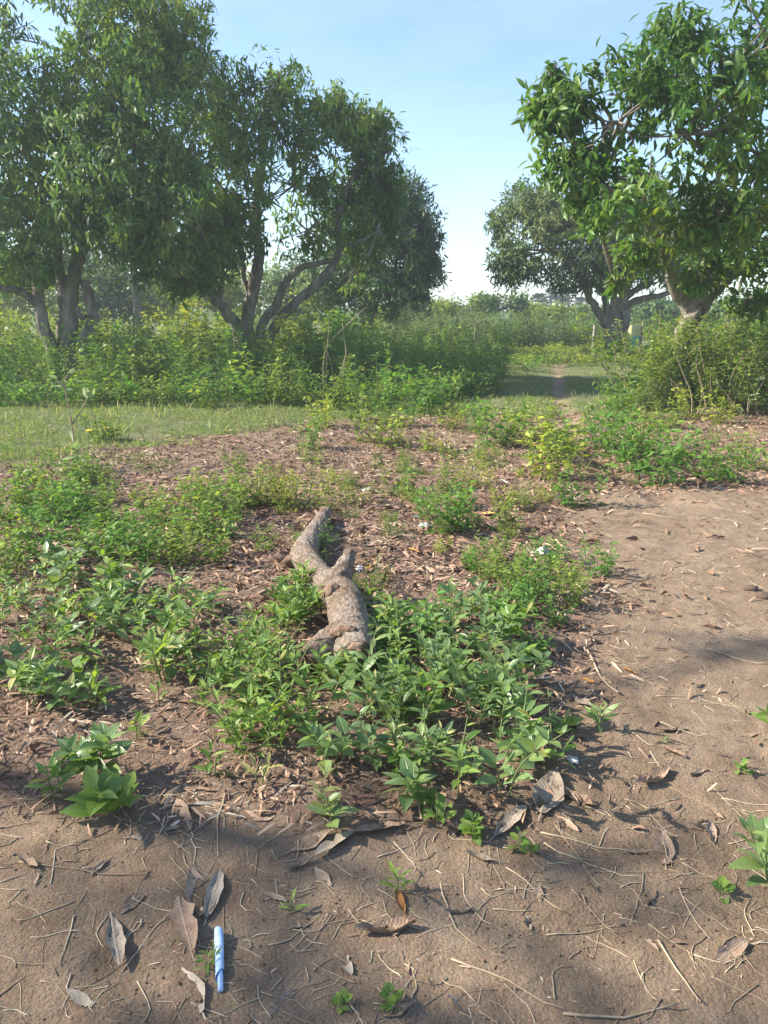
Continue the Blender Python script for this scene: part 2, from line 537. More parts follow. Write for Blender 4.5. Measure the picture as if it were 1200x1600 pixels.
def dry_mat(name, stops):
    m, N, L = mat_new(name)
    tc = N.new('ShaderNodeTexCoord'); oi = N.new('ShaderNodeObjectInfo')
    sep = N.new('ShaderNodeSeparateXYZ'); L.new(tc.outputs['Object'], sep.inputs[0])
    n1 = noise(N, L, 5.0, 6, 0.7, tc.outputs['Object'])
    n1.noise_dimensions = '4D'; L.new(oi.outputs['Random'], n1.inputs['W'])
    wm = N.new('ShaderNodeMath'); wm.operation = 'MULTIPLY'; wm.inputs[1].default_value = 40.0
    L.new(oi.outputs['Random'], wm.inputs[0]); L.new(wm.outputs[0], n1.inputs['W'])
    ad = N.new('ShaderNodeMath'); ad.operation = 'MULTIPLY_ADD'; ad.inputs[1].default_value = 0.35; ad.inputs[2].default_value = -0.17
    L.new(oi.outputs['Random'], ad.inputs[0])
    sm = N.new('ShaderNodeMath'); L.new(ad.outputs[0], sm.inputs[0]); L.new(n1.outputs['Fac'], sm.inputs[1])
    r = ramp(N, stops); L.new(sm.outputs[0], r.inputs[0])
    ab = N.new('ShaderNodeMath'); ab.operation = 'ABSOLUTE'; L.new(sep.outputs[0], ab.inputs[0])
    md = N.new('ShaderNodeMapRange'); md.inputs[1].default_value = 0.004; md.inputs[2].default_value = 0.02
    md.inputs[3].default_value = 1.0; md.inputs[4].default_value = 0.0; L.new(ab.outputs[0], md.inputs[0])
    k1 = N.new('ShaderNodeMath'); k1.operation = 'MULTIPLY'; k1.inputs[1].default_value = 85.0; L.new(sep.outputs[1], k1.inputs[0])
    k2 = N.new('ShaderNodeMath'); k2.operation = 'MULTIPLY_ADD'; k2.inputs[1].default_value = -75.0; L.new(ab.outputs[0], k2.inputs[0]); L.new(k1.outputs[0], k2.inputs[2])
    sn = N.new('ShaderNodeMath'); sn.operation = 'SINE'; L.new(k2.outputs[0], sn.inputs[0])
    pw = N.new('ShaderNodeMapRange'); pw.inputs[1].default_value = 0.5; pw.inputs[2].default_value = 1.0; L.new(sn.outputs[0], pw.inputs[0])
    mx = N.new('ShaderNodeMath'); mx.operation = 'MAXIMUM'; L.new(md.outputs[0], mx.inputs[0]); L.new(pw.outputs[0], mx.inputs[1])
    vf = N.new('ShaderNodeMath'); vf.operation = 'MULTIPLY'; vf.inputs[1].default_value = 0.22; L.new(mx.outputs[0], vf.inputs[0])
    c = mixc(N, L, vf.outputs[0], r.outputs[0], (0.50, 0.42, 0.32))
    n2 = noise(N, L, 14, 6, 0.7, tc.outputs['Object'])
    b1 = N.new('ShaderNodeBump'); b1.inputs['Strength'].default_value = 0.6; b1.inputs['Distance'].default_value = 0.01; L.new(n2.outputs['Fac'], b1.inputs['Height'])
    b2 = N.new('ShaderNodeBump'); b2.inputs['Strength'].default_value = 0.5; b2.inputs['Distance'].default_value = 0.004; L.new(mx.outputs[0], b2.inputs['Height']); L.new(b1.outputs[0], b2.inputs['Normal'])
    bs = N.new('ShaderNodeBsdfPrincipled'); bs.inputs['Roughness'].default_value = 0.7; bs.inputs['Specular IOR Level'].default_value = 0.25
    L.new(c, bs.inputs['Base Color']); L.new(b2.outputs[0], bs.inputs['Normal'])
    out = N.new('ShaderNodeOutputMaterial'); L.new(bs.outputs[0], out.inputs['Surface'])
    return m


M['dry_leaf'] = dry_mat('dry_leaf', [(0.25, (0.17, 0.108, 0.074)), (0.5, (0.32, 0.215, 0.145)), (0.75, (0.45, 0.325, 0.23))])
M['dry_leaf_grey'] = dry_mat('grey_dry_leaf', [(0.25, (0.19, 0.145, 0.108)), (0.5, (0.31, 0.25, 0.192)), (0.75, (0.42, 0.355, 0.28))])
M['dry_leaf_orange'] = dry_mat('orange_dry_leaf', [(0.25, (0.30, 0.11, 0.03)), (0.5, (0.50, 0.22, 0.05)), (0.75, (0.62, 0.36, 0.10))])
M['soil_clod'] = rough_mat('clod', [(0.3, (0.10, 0.068, 0.048)), (0.7, (0.20, 0.145, 0.105))], 20, 0.8, 0.01, 0.95)
M['stone'] = rough_mat('stone', [(0.3, (0.22, 0.20, 0.18)), (0.7, (0.42, 0.39, 0.36))], 8, 0.7, 0.02, 0.85)

# ---------------------------------------------------------------- ground
def graded(a, b, step, lo, hi, grow=1.09):
    mid = list(np.arange(a, b + step / 2, step))
    up, s, v = [], step, mid[-1]
    while v < hi:
        s *= grow; v += s; up.append(min(v, hi))
    dn, s, v = [], step, mid[0]
    while v > lo:
        s *= grow; v -= s; dn.append(max(v, lo))
    return np.array(dn[::-1] + mid + up)


GX = graded(-3.4, 3.4, 0.0175, -190, 190)
GY = graded(1.0, 7.6, 0.0175, -60, 320)
XX, YY = np.meshgrid(GX, GY)
ZZ = height(XX, YY)
nx, ny = len(GX), len(GY)
ii = (np.arange(ny - 1)[:, None] * nx + np.arange(nx - 1)[None]).ravel()
gd, gg = z_dirt(XX, YY), z_grass(XX, YY)
gd = np.maximum(gd, z_trail(XX, YY))
gme = make_mesh('ground', np.stack([XX, YY, ZZ], -1).reshape(-1, 3), np.stack([ii, ii + 1, ii + nx + 1, ii + nx], -1),
                {'dirt': gd.ravel(), 'grass': gg.ravel()}, True)
ground = tag(link('ground', gme, M['soil']), 'brown bare soil and leaf litter ground of the orchard', None, None, 'structure')

# ---------------------------------------------------------------- leaf templates
T_STRIP = leaf_tmpl([(0.3, 0.13), (0.68, 0.11)], 0, 0.35, mid=False)
T_STRIP_FAR = leaf_tmpl([(0.45, 0.17)], 0, 0.2, mid=False)
T_LANCE = leaf_tmpl([(0.22, 0.115), (0.5, 0.16), (0.78, 0.10)], 0.35, 0.35)
T_OVAL = leaf_tmpl([(0.35, 0.24), (0.7, 0.17)], 0.3, 0.3, mid=True)
T_OVAL_FAR = leaf_tmpl([(0.42, 0.27)], 0, 0.25, mid=False)
T_BLADE = leaf_tmpl([(0.5, 0.035)], 0, 0.25, mid=False)


# ---------------------------------------------------------------- trees
def crown_clusters(lobes, r, thin=0.0):
    """Twig tips spread through the shell of each lobe: positions, outward directions."""
    P, D = [], []
    for (c, rad, n) in lobes:
        c, rad = np.asarray(c, float), np.asarray(rad, float)
        d = norm(r.normal(size=(n, 3)))
        u = r.random(n) ** 0.38
        bump = 0.78 + 0.5 * fbm(d[:, 0] * 2.2 + c[0] * 3, d[:, 2] * 2.2 + d[:, 1] * 1.7 + c[2], int(abs(c[0] * 7)) + 3, 3)
        p = c + d * rad * (u * bump)[:, None]
        keep = fbm(p[:, 0] * 1.1 + p[:, 1] * 0.7, p[:, 2] * 1.1 - p[:, 1] * 0.6, 77, 2) > (thin if n > 60 else 0.0)
        P.append(p[keep]); D.append(d[keep])
    return np.concatenate(P), np.concatenate(D)


def cluster_leaves(P, D, r, k, size, droop=0.5, spread=0.9):
    """k leaves round every tip."""
    n = len(P)
    Pi = np.repeat(P, k, 0)
    base = norm(D + np.array([0, 0, 0.1]))
    Di = np.repeat(base, k, 0) * 0.55 + r.normal(size=(n * k, 3)) * spread
    Di[:, 2] -= droop
    Di = norm(Di)
    Pi = Pi + r.normal(size=Pi.shape) * size * 0.35 - np.repeat(base, k, 0) * (r.random((n * k, 1)) * size * 1.2)
    U = np.repeat(base, k, 0) + np.array([0, 0, 0.9]) + r.normal(size=(n * k, 3)) * 0.45
    S = size * (0.65 + 0.6 * r.random(n * k))
    patch = 1.1 * (fbm(P[:, 0] * 0.55 + P[:, 1] * 0.3, P[:, 2] * 0.55 + P[:, 1] * 0.2, 63, 3) - 0.5)  # patchwise yellow leaf tint imitates sunlit parts of the crown
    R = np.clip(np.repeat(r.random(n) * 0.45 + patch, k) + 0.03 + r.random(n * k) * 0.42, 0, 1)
    return Pi, Di, U, S, R


def make_tree(name, label, base, stems, lobes, mat, bark, leaf, k, thin, seed, group, tmpl=T_STRIP, near=0, twigs=10, droop=0.5, cat='tree', nested_mat=None):
    r = np.random.default_rng(seed)
    base = np.asarray(base, float)
    root = tag(link(name, None, None, None, base), label, cat, group)
    for si, (pts, r0, r1) in enumerate(stems):
        p = smooth_path(np.asarray(pts) - base, 6, 0.012, seed + si)
        rad = np.linspace(1, 0, len(p)) ** 0.8 * (r0 - r1) + r1
        if si == 0:
            rad[:3] *= np.array([1.45, 1.25, 1.1])
        V, F = tube(p, rad, 14, 0.2, seed + si)
        me = make_mesh('trunk' if si == 0 else 'branch', V, F, None, True)
        link('trunk' if si == 0 else 'branch', me, bark, root)
    tb = MB()
    for (c, rad, n) in lobes:
        c = np.asarray(c); rad = np.asarray(rad)
        src = min((np.asarray(s[0][-1]) for s in stems), key=lambda q: np.linalg.norm(q - c))
        if np.linalg.norm(src - c) > 0.3:
            m_ = (src + c) / 2 + r.normal(size=3) * 0.25
            V, F = tube(smooth_path(np.array([src, m_, c]) - base, 5), np.linspace(0.04, 0.018, 11), 6)
            tb.add(V, F)
        for q in range(twigs):
            d = norm(r.normal(size=3))
            e = c + d * rad * 0.7
            m_ = c + d * rad * 0.45 + r.normal(size=3) * 0.05
            V, F = tube(smooth_path(np.array([c, m_, e]) - base, 3), np.linspace(0.017, 0.004, 7), 5, cap=False)
            tb.add(V, F)
    link('twigs', tb.mesh('twigs', True), M['bark'], root)['kind'] = 'stuff'
    P, D = crown_clusters(lobes, r, thin)
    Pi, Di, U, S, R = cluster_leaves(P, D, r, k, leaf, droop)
    if near:
        cd = np.linalg.norm(Pi - np.array([0, 0, CAM_H]), axis=1)
        q = Pi - np.array([0, 0, CAM_H])
        dep = q[:, 1] * CP - q[:, 2] * SP
        sx = 600 + F_PX * q[:, 0] / dep
        sy = 800 - F_PX * (q[:, 1] * SP + q[:, 2] * CP) / dep
        ok = (sx > 0) & (sx < 1190) & (sy > 5)
        score = np.where(ok, S / cd * (1 + 0.25 * (sx < 900)), 0)
        pick = np.argsort(-score)[:near]
        Mx = frames(Di, U)
        variants = [make_mesh('leaf', *leaf_tmpl([(0.2, 0.11), (0.5, 0.165), (0.8, 0.10)], f_, d_)[:2], {'rnd': np.full(11, v_)}, True)
                    for f_, d_, v_ in ((0.4, 0.25, 0.25), (0.3, 0.45, 0.5), (0.5, 0.35, 0.7))]
        for q_, i in enumerate(pick):
            o = link('leaf', variants[q_ % 3], nested_mat or mat, root)
            mm = Matrix([[*(Mx[i][a] * S[i]), 0] for a in range(3)] + [[0, 0, 0, 1]])
            mm.translation = Vector(Pi[i] - base)
            o.matrix_basis = mm
        keep = np.ones(len(Pi), bool); keep[pick] = False
        Pi, Di, U, S, R = Pi[keep], Di[keep], U[keep], S[keep], R[keep]
    mb = MB()
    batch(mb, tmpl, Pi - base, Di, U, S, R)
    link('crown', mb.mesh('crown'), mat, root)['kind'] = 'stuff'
    return root


def px_path(lst, Y):
    return [at(x, y, Y + dy) for (x, y, dy) in lst]


def px_lobe(x, y, Y, rx, ry, n, deep=None):
    """A lobe of the crown with radii measured at its own distance."""
    c = at(x, y, Y)
    s = Y / F_PX
    return (c, (rx * s, (deep or rx) * s, ry * s), n)


# left front tree: several stems from one foot
b1 = np.array([*at(105, 560, 16.3)[:2], 0]); Y1 = 16.3
make_tree('mango_tree', 'large mango tree with several pale stems rising from one foot, farthest left', b1, [
    ([b1 + [0, 0, -.1], *px_path([(108, 540, 0), (112, 470, 0), (118, 420, 0.1), (140, 375, 0.2), (200, 345, 0.1), (235, 328, 0)], Y1)], 0.17, 0.07),
    ([b1 + [-.12, 0, -.1], *px_path([(80, 545, 0), (62, 480, -.1), (55, 420, -.2), (35, 360, -.3), (10, 290, -.4)], Y1)], 0.145, 0.05),
    ([b1 + [-.05, .1, -.1], *px_path([(98, 530, .2), (98, 460, .3), (92, 400, .5), (88, 330, .6), (110, 240, .7)], Y1)], 0.12, 0.05),
    ([b1 + [.15, 0, -.1], *px_path([(130, 540, 0), (146, 500, 0), (139, 465, .05), (132, 440, .1)], Y1)], 0.12, 0.085),
    (px_path([(62, 478, -.1), (35, 458, -.3), (-5, 445, -.6), (-60, 400, -.8)], Y1), 0.085, 0.04),
    (px_path([(112, 470, 0), (128, 495, -.1), (136, 492, -.15)], Y1), 0.06, 0.03),
    (px_path([(118, 420, .1), (150, 330, .6), (190, 240, .9), (220, 160, .8)], Y1), 0.09, 0.04),
], [
    px_lobe(40, 330, 16.0, 110, 90, 330), px_lobe(170, 300, 15.6, 110, 90, 380), px_lobe(265, 330, 15.4, 75, 75, 260),
    px_lobe(290, 240, 16.2, 75, 80, 280), px_lobe(190, 180, 16.4, 120, 100, 420), px_lobe(60, 200, 16.6, 120, 110, 420),
    px_lobe(270, 110, 17.2, 75, 90, 330), px_lobe(130, 60, 17, 130, 100, 420), px_lobe(-20, 60, 17, 120, 110, 300),
    px_lobe(-90, 260, 16, 120, 140, 300), px_lobe(330, 400, 16.4, 55, 45, 120), px_lobe(220, 10, 17.4, 110, 80, 300), px_lobe(225, 400, 16.0, 60, 45, 170), px_lobe(320, 330, 16.8, 50, 70, 150), px_lobe(60, 420, 15.6, 40, 30, 60), px_lobe(290, 440, 17.0, 45, 30, 70), px_lobe(20, 420, 17.5, 70, 40, 120),
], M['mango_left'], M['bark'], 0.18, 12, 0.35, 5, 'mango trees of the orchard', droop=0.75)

# second tree: limbs fanning out low
b2 = np.array([*at(388, 540, 18.6)[:2], 0]); Y2 = 18.6
make_tree('mango_tree', 'mango tree with bare grey limbs fanning out low above the weeds, left of centre', b2, [
    ([b2 + [0, 0, -.1], *px_path([(386, 520, 0), (392, 470, 0), (405, 405, 0), (398, 340, .1), (410, 260, .2), (420, 180, .3)], Y2)], 0.17, 0.05),
    ([b2 + [-.1, 0, .1], *px_path([(372, 515, 0), (350, 485, 0), (325, 450, -.2), (306, 410, -.4), (300, 340, -.5), (330, 250, -.4)], Y2)], 0.15, 0.05),
    (px_path([(340, 472, -.1), (345, 430, .2), (335, 385, .4), (350, 310, .6)], Y2), 0.09, 0.04),
    ([b2 + [.1, 0, 0.1], *px_path([(408, 512, 0), (430, 480, 0), (447, 440, -.2), (470, 420, -.3), (520, 405, -.3)], Y2)], 0.12, 0.05),
    ([b2 + [.2, 0, .1], *px_path([(428, 512, 0), (465, 470, 0), (512, 425, 0), (530, 385, 0), (528, 330, 0), (560, 265, 0), (600, 240, 0)], Y2)], 0.125, 0.04),
    (px_path([(392, 470, 0), (380, 430, .1), (375, 380, .2), (360, 330, .2)], Y2), 0.07, 0.03),
    (px_path([(530, 385, 0), (560, 380, -.1), (590, 360, -.2)], Y2), 0.05, 0.02),
], [
    px_lobe(400, 190, 18.2, 95, 85, 360), px_lobe(330, 270, 17.8, 70, 80, 260), px_lobe(420, 310, 17.6, 90, 80, 360),
    px_lobe(490, 230, 18.4, 80, 80, 300), px_lobe(570, 225, 18.6, 58, 60, 210), px_lobe(545, 310, 18.8, 65, 70, 170),
    px_lobe(430, 130, 18.8, 60, 48, 160), px_lobe(480, 360, 18.0, 60, 45, 140), px_lobe(345, 385, 17.9, 55, 40, 120),
    px_lobe(350, 160, 18.6, 55, 60, 160), px_lobe(560, 400, 19.4, 50, 70, 110), px_lobe(590, 190, 18.7, 30, 26, 60), px_lobe(300, 430, 18.4, 50, 32, 90), px_lobe(600, 290, 18.9, 45, 50, 130), px_lobe(610, 360, 19.2, 42, 60, 120), px_lobe(520, 180, 18.6, 50, 50, 150), px_lobe(460, 290, 18.9, 70, 80, 200), px_lobe(370, 330, 18.9, 60, 60, 150),
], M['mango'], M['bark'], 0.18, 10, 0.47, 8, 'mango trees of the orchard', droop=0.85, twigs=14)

# dense dark tree behind
b3 = np.array([*at(575, 505, 26.5)[:2], 0])
make_tree('mango_tree', 'dense dark round-crowned mango tree behind the fanning one, before the open sky', b3, [
    ([b3 + [0, 0, -.1], *px_path([(573, 480, 0), (578, 440, 0), (590, 380, 0)], 26.5)], 0.28, 0.12),
    (px_path([(575, 470, 0), (540, 440, 0), (520, 400, 0)], 26.5), 0.14, 0.07),
    (px_path([(578, 460, 0), (620, 440, 0), (650, 400, 0)], 26.5), 0.14, 0.07),
], [
    px_lobe(590, 380, 26.2, 85, 80, 500), px_lobe(640, 350, 26.0, 48, 65, 330), px_lobe(655, 420, 25.9, 42, 50, 280),
    px_lobe(560, 330, 26.5, 70, 70, 300), px_lobe(620, 310, 26.4, 50, 42, 240), px_lobe(600, 450, 25.8, 70, 42, 300),
    px_lobe(520, 430, 26.3, 60, 50, 220), px_lobe(668, 385, 26.2, 28, 45, 160),
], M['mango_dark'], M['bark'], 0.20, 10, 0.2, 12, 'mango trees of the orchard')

# thin tree seen far back under the left crowns
b5 = np.array([*at(214, 505, 30)[:2], 0])
make_tree('mango_tree', 'shaded mango tree with a single thin dark trunk, seen under the left crowns', b5, [
    ([b5 + [0, 0, -.1], *px_path([(214, 480, 0), (209, 430, 0), (205, 380, 0)], 30)], 0.16, 0.09),
    (px_path([(211, 460, 0), (240, 430, 0), (280, 400, 0)], 30), 0.09, 0.05),
], [
    px_lobe(200, 380, 29.5, 110, 55, 500), px_lobe(300, 385, 30, 80, 45, 300), px_lobe(100, 390, 30, 80, 50, 260), px_lobe(240, 300, 30, 100, 60, 300), px_lobe(0, 380, 31, 80, 60, 260),
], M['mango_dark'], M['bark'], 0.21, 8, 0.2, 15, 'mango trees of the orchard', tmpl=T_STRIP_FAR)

# right tree by the trail
b4 = np.array([*at(962, 556, 25.5)[:2], 0]); Y4 = 25.5
make_tree('mango_tree', 'mango tree with a short stout forking trunk beside the far end of the trail', b4, [
    ([b4 + [0, 0, -.1], *px_path([(958, 545, 0), (957, 515, 0), (962, 485, 0), (975, 465, 0), (985, 430, .1), (1000, 380, .2)], Y4)], 0.25, 0.10),
    ([b4 + [-.2, 0, .2], *px_path([(950, 520, -.1), (940, 495, -.1), (922, 468, -.2), (905, 430, -.3), (870, 390, -.3)], Y4)], 0.17, 0.07),
    ([b4 + [.28, 0, .1], *px_path([(972, 520, .05), (978, 495, .1), (968, 475, .1), (990, 455, .1), (1020, 440, 0)], Y4)], 0.19, 0.07),
    (px_path([(952, 500, 0), (944, 460, .1), (935, 420, .2), (920, 370, .3)], Y4), 0.12, 0.05),
    (px_path([(975, 478, 0), (1000, 468, 0), (1040, 460, -.1), (1075, 440, -.2)], Y4), 0.13, 0.05),
    (px_path([(962, 490, 0), (958, 455, -.1), (950, 420, -.2), (955, 370, -.3)], Y4), 0.13, 0.06),
], [
    px_lobe(840, 370, 25.2, 75, 70, 420), px_lobe(800, 410, 25.0, 40, 38, 160), px_lobe(880, 330, 25.6, 70, 55, 320), px_lobe(830, 315, 25.8, 48, 36, 170),
    px_lobe(900, 420, 24.8, 70, 40, 300), px_lobe(960, 380, 25, 80, 65, 420), px_lobe(1030, 400, 25.4, 80, 55, 380), px_lobe(960, 310, 26, 80, 50, 300),
    px_lobe(1040, 330, 26, 80, 60, 300), px_lobe(1085, 415, 25.8, 50, 42, 180), px_lobe(785, 350, 25.5, 28, 34, 90),
], M['mango_grey'], M['bark'], 0.19, 13, 0.20, 18, 'mango trees of the orchard')

# right near tree with large leaves
b6 = np.array([*at(1062, 560, 13.4)[:2], 0]); Y6 = 13.4
make_tree('mango_tree', 'near mango tree with big glossy leaves and pale forked trunk rising behind the right shrub', b6, [
    ([b6 + [0, 0, -.1], *px_path([(1068, 530, 0), (1085, 490, 0), (1092, 460, 0), (1112, 430, .1), (1118, 380, .2), (1150, 300, .3)], Y6)], 0.165, 0.07),
    ([*px_path([(1085, 500, 0), (1062, 462, 0), (1044, 420, -.2), (1030, 380, -.5), (1000, 330, -1.0), (940, 285, -1.6)], Y6)], 0.125, 0.03),
    (px_path([(1094, 470, 0), (1086, 430, .1), (1075, 390, .2), (1060, 330, .3)], Y6), 0.10, 0.05),
    (px_path([(1092, 480, 0), (1120, 450, -.1), (1155, 420, -.3), (1210, 380, -.5)], Y6), 0.13, 0.06),
    (px_path([(1100, 445, 0), (1104, 410, -.2), (1100, 370, -.5), (1090, 300, -.9)], Y6), 0.09, 0.05),
    (px_path([(1030, 380, -.5), (1090, 340, -1.2), (1150, 270, -2.0)], Y6), 0.06, 0.03),
], [
    px_lobe(905, 235, 10.6, 62, 68, 100), px_lobe(890, 165, 10.8, 52, 42, 55), px_lobe(965, 190, 10.4, 80, 75, 130), px_lobe(925, 320, 10.8, 50, 50, 75),
    px_lobe(1010, 290, 10.2, 80, 80, 130), px_lobe(1080, 210, 10.4, 110, 90, 150), px_lobe(1120, 330, 10.6, 95, 62, 120), px_lobe(1010, 120, 10.8, 90, 60, 90),
    px_lobe(1190, 250, 10.8, 110, 110, 120), px_lobe(1130, 110, 11, 120, 80, 110), px_lobe(1000, 390, 12.2, 50, 34, 45), px_lobe(1140, 400, 12.4, 70, 40, 70),
    px_lobe(1200, 60, 11.2, 120, 90, 90), px_lobe(1240, 400, 12, 70, 50, 50), px_lobe(850, 190, 10.9, 30, 26, 20), px_lobe(1060, 50, 11, 60, 40, 40),
    px_lobe(845, 165, 11.0, 34, 20, 22), px_lobe(865, 115, 11.2, 20, 26, 12), px_lobe(1165, 330, 11.5, 70, 60, 60),  px_lobe(1180, 470, 12.6, 50, 36, 30), px_lobe(960, 440, 12.0, 26, 20, 10), px_lobe(1090, 440, 12.3, 40, 22, 20),
], M['mango_near'], M['bark_pale'], 0.165, 11, 0.42, 21, 'mango trees of the orchard', tmpl=T_LANCE, near=290, droop=0.6, twigs=9)

# the tree at the viewer's left whose shade falls over the front of the picture
b7 = np.array([-7.3, 4.15, 0])
make_tree('mango_tree', 'mango tree beside the viewer, outside the picture, its dappled shade falling across the front', b7, [
    ([b7 + [0, 0, -.1], b7 + [0, 0, 1.2], b7 + [.1, -.3, 2.4], b7 + [.2, -.6, 4.0]], 0.22, 0.09),
    ([b7 + [0, 0, 1.2], b7 + [.5, -.9, 2.5], b7 + [.8, -1.6, 4.2]], 0.13, 0.06),
    ([b7 + [0, 0, 1.4], b7 + [-.7, -.2, 2.6], b7 + [-1.0, -.6, 4.4]], 0.12, 0.06),
], [
    (b7 + [.2, -2.5, 4.9], (2.4, 1.25, 0.9), 20), (b7 + [-1.2, -2.3, 5.3], (1.8, 1.2, 0.8), 20), (b7 + [1.6, -2.5, 4.3], (1.5, 1.1, 0.7), 18),
    (b7 + [2.2, -.15, 4.7], (0.9, 0.25, 0.3), 8),
], M['mango'], M['bark'], 0.19, 8, 0.47, 25, 'mango trees of the orchard', twigs=4)

# ---------------------------------------------------------------- weeds and shrubs: shared shapes
def bush_shape(seed, h, nst, spread, leaf, per, tmpl, bare=0.15, lean=0.35, jit=0.25, woody=False, arch=0.0, yellow=0.0):
    """(leaf mesh, stem mesh) of a weed with nst stems, height about h."""
    r = np.random.default_rng(seed)
    lm, sm = MB(), MB()
    for s in range(nst):
        a = r.random() * 2 * math.pi
        rad = spread * math.sqrt(r.random())
        f = np.array([math.cos(a) * rad * 0.45, math.sin(a) * rad * 0.45, -0.03])
        hh = h * (0.6 + 0.45 * r.random()) * (1 - 0.25 * rad / max(spread, 1e-3))
        tip = np.array([math.cos(a) * (rad + lean * hh * r.random()), math.sin(a) * (rad + lean * hh * r.random()), hh])
        mid = f * 0.5 + tip * 0.5 + np.array([0, 0, arch * hh]) + r.normal(size=3) * 0.05 * h
        p = smooth_path([f, mid, tip], 5)
        V, F = tube(p, np.linspace(0.006, 0.002, len(p)) * (1.2 if woody else 1.0) * (h ** 0.5), 4, cap=False)
        sm.add(V, F)
        t = bare + (1 - bare) * r.random(per) ** 0.8
        idx = t * (len(p) - 1)
        i0 = np.minimum(idx.astype(int), len(p) - 2)
        q = p[i0] + (p[i0 + 1] - p[i0]) * (idx - i0)[:, None]
        az = r.random(per) * 2 * math.pi
        out = np.stack([np.cos(az), np.sin(az), np.zeros(per)], -1)
        off = jit * (1.15 - t)[:, None] * r.random((per, 1)) * spread
        q = q + out * off
        D = out + np.array([0, 0, 0.35]) + r.normal(size=(per, 3)) * 0.35
        U = np.array([0, 0, 1.0]) + out * -0.2 + r.normal(size=(per, 3)) * 0.35
        S = leaf * (0.6 + 0.6 * r.random(per)) * (1.1 - 0.35 * t)
        R = np.clip(0.15 + 0.45 * r.random(per) + 0.3 * t ** 2 + yellow * (r.random() < 0.3), 0, 1)
        batch(lm, tmpl, q, D, U, S, R)
    return lm.mesh('foliage'), sm.mesh('stem', True)


def place_bush(name, shape, mats, loc, rot, sc, label, cat, group=None, sz=None):
    root = tag(link(name, None, None, None, loc), label, cat, group)
    root.rotation_euler = (0, 0, rot)
    root.scale = (sc, sc, sz or sc)
    key = (shape[0].name, mats[0].name)
    if key not in _cache:
        me = shape[0] if not shape[0].materials else shape[0].copy()
        me.materials.clear(); me.materials.append(mats[0])
        _cache[key] = me
    if not shape[1].materials:
        shape[1].materials.append(mats[1])
    link('foliage', _cache[key], None, root)['kind'] = 'stuff'
    link('stem', shape[1], None, root)
    return root


_cache = {}
TALL = [bush_shape(100 + i, 1.35, 8, 0.42, 0.135, 52, T_OVAL_FAR, 0.12, 0.22, 0.35) for i in range(6)]
FINE = [bush_shape(120 + i, 1.3, 9, 0.45, 0.085, 75, T_OVAL_FAR, 0.1, 0.25, 0.5) for i in range(4)]
SHRUB = [bush_shape(140 + i, 1.45, 11, 0.55, 0.085, 150, T_OVAL_FAR, 0.03, 0.45, 0.55, True, 0.12) for i in range(4)]
MIDW = [bush_shape(160 + i, 0.40, 8, 0.18, 0.064, 24, T_OVAL, 0.1, 0.35, 0.5) for i in range(5)]
FEATH = [bush_shape(180 + i, 0.30, 12, 0.17, 0.026, 55, T_OVAL_FAR, 0.1, 0.4, 0.7) for i in range(4)]
LOWC = [bush_shape(200 + i, 0.42, 12, 0.45, 0.085, 26, T_OVAL_FAR, 0.2, 0.4, 0.6) for i in range(4)]
FARB = [bush_shape(220 + i, 2.0, 16, 0.9, 0.15, 75, T_OVAL_FAR, 0.1, 0.3, 0.6) for i in range(4)]

R = np.random.default_rng(31)


def in_poly(x, y, poly):
    c = False
    j = len(poly) - 1
    for i in range(len(poly)):
        xi, yi = poly[i][:2]; xj, yj = poly[j][:2]
        if (yi > y) != (yj > y) and x < (xj - xi) * (y - yi) / (yj - yi) + xi:
            c = not c
        j = i
    return c


def scatter(poly_px, n, r, sep=0.0, keep=None):
    poly = [gp(*p) for p in poly_px]
    xs, ys = [p[0] for p in poly], [p[1] for p in poly]
    out = []
    tries = 0
    while len(out) < n and tries < n * 60:
        tries += 1
        x, y = r.uniform(min(xs), max(xs)), r.uniform(min(ys), max(ys))
        if not in_poly(x, y, poly):
            continue
        if sep and any((x - a) ** 2 + (y - b) ** 2 < sep * sep for a, b in out):
            continue
        if keep and not keep(x, y):
            continue
        out.append((x, y))
    return out


def world_scatter(poly, n, r, sep):
    xs, ys = [p[0] for p in poly], [p[1] for p in poly]
    out, tries = [], 0
    while len(out) < n and tries < n * 60:
        tries += 1
        x, y = r.uniform(min(xs), max(xs)), r.uniform(min(ys), max(ys))
        if in_poly(x, y, poly) and not any((x - a) ** 2 + (y - b) ** 2 < sep * sep for a, b in out):
            out.append((x, y))
    return out


# the bank of tall weeds under the left trees
BANK = [(-9.5, 13.9), (-4.5, 13.4), (-1.5, 13.6), (0.6, 14.2), (2.0, 16.0), (2.9, 18.5), (2.9, 22.0), (-1, 22), (-11, 22)]
for i, (x, y) in enumerate(world_scatter(BANK, 135, R, 0.55)):
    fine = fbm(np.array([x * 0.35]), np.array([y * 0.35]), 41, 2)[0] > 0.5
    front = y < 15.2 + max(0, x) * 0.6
    lit = y > 17 and x < -1.5  # back weeds draw yellower, paler leaf colours in place of sunlight
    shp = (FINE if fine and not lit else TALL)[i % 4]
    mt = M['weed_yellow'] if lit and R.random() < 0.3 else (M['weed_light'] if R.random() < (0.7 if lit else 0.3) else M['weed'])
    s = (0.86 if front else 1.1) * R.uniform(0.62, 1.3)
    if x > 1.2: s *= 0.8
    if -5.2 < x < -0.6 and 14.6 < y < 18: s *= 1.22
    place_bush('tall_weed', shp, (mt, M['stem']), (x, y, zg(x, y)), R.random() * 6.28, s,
               'tall leafy weed in the dense green bank beneath the left trees', 'weed', 'tall weeds in the bank beneath the left trees')

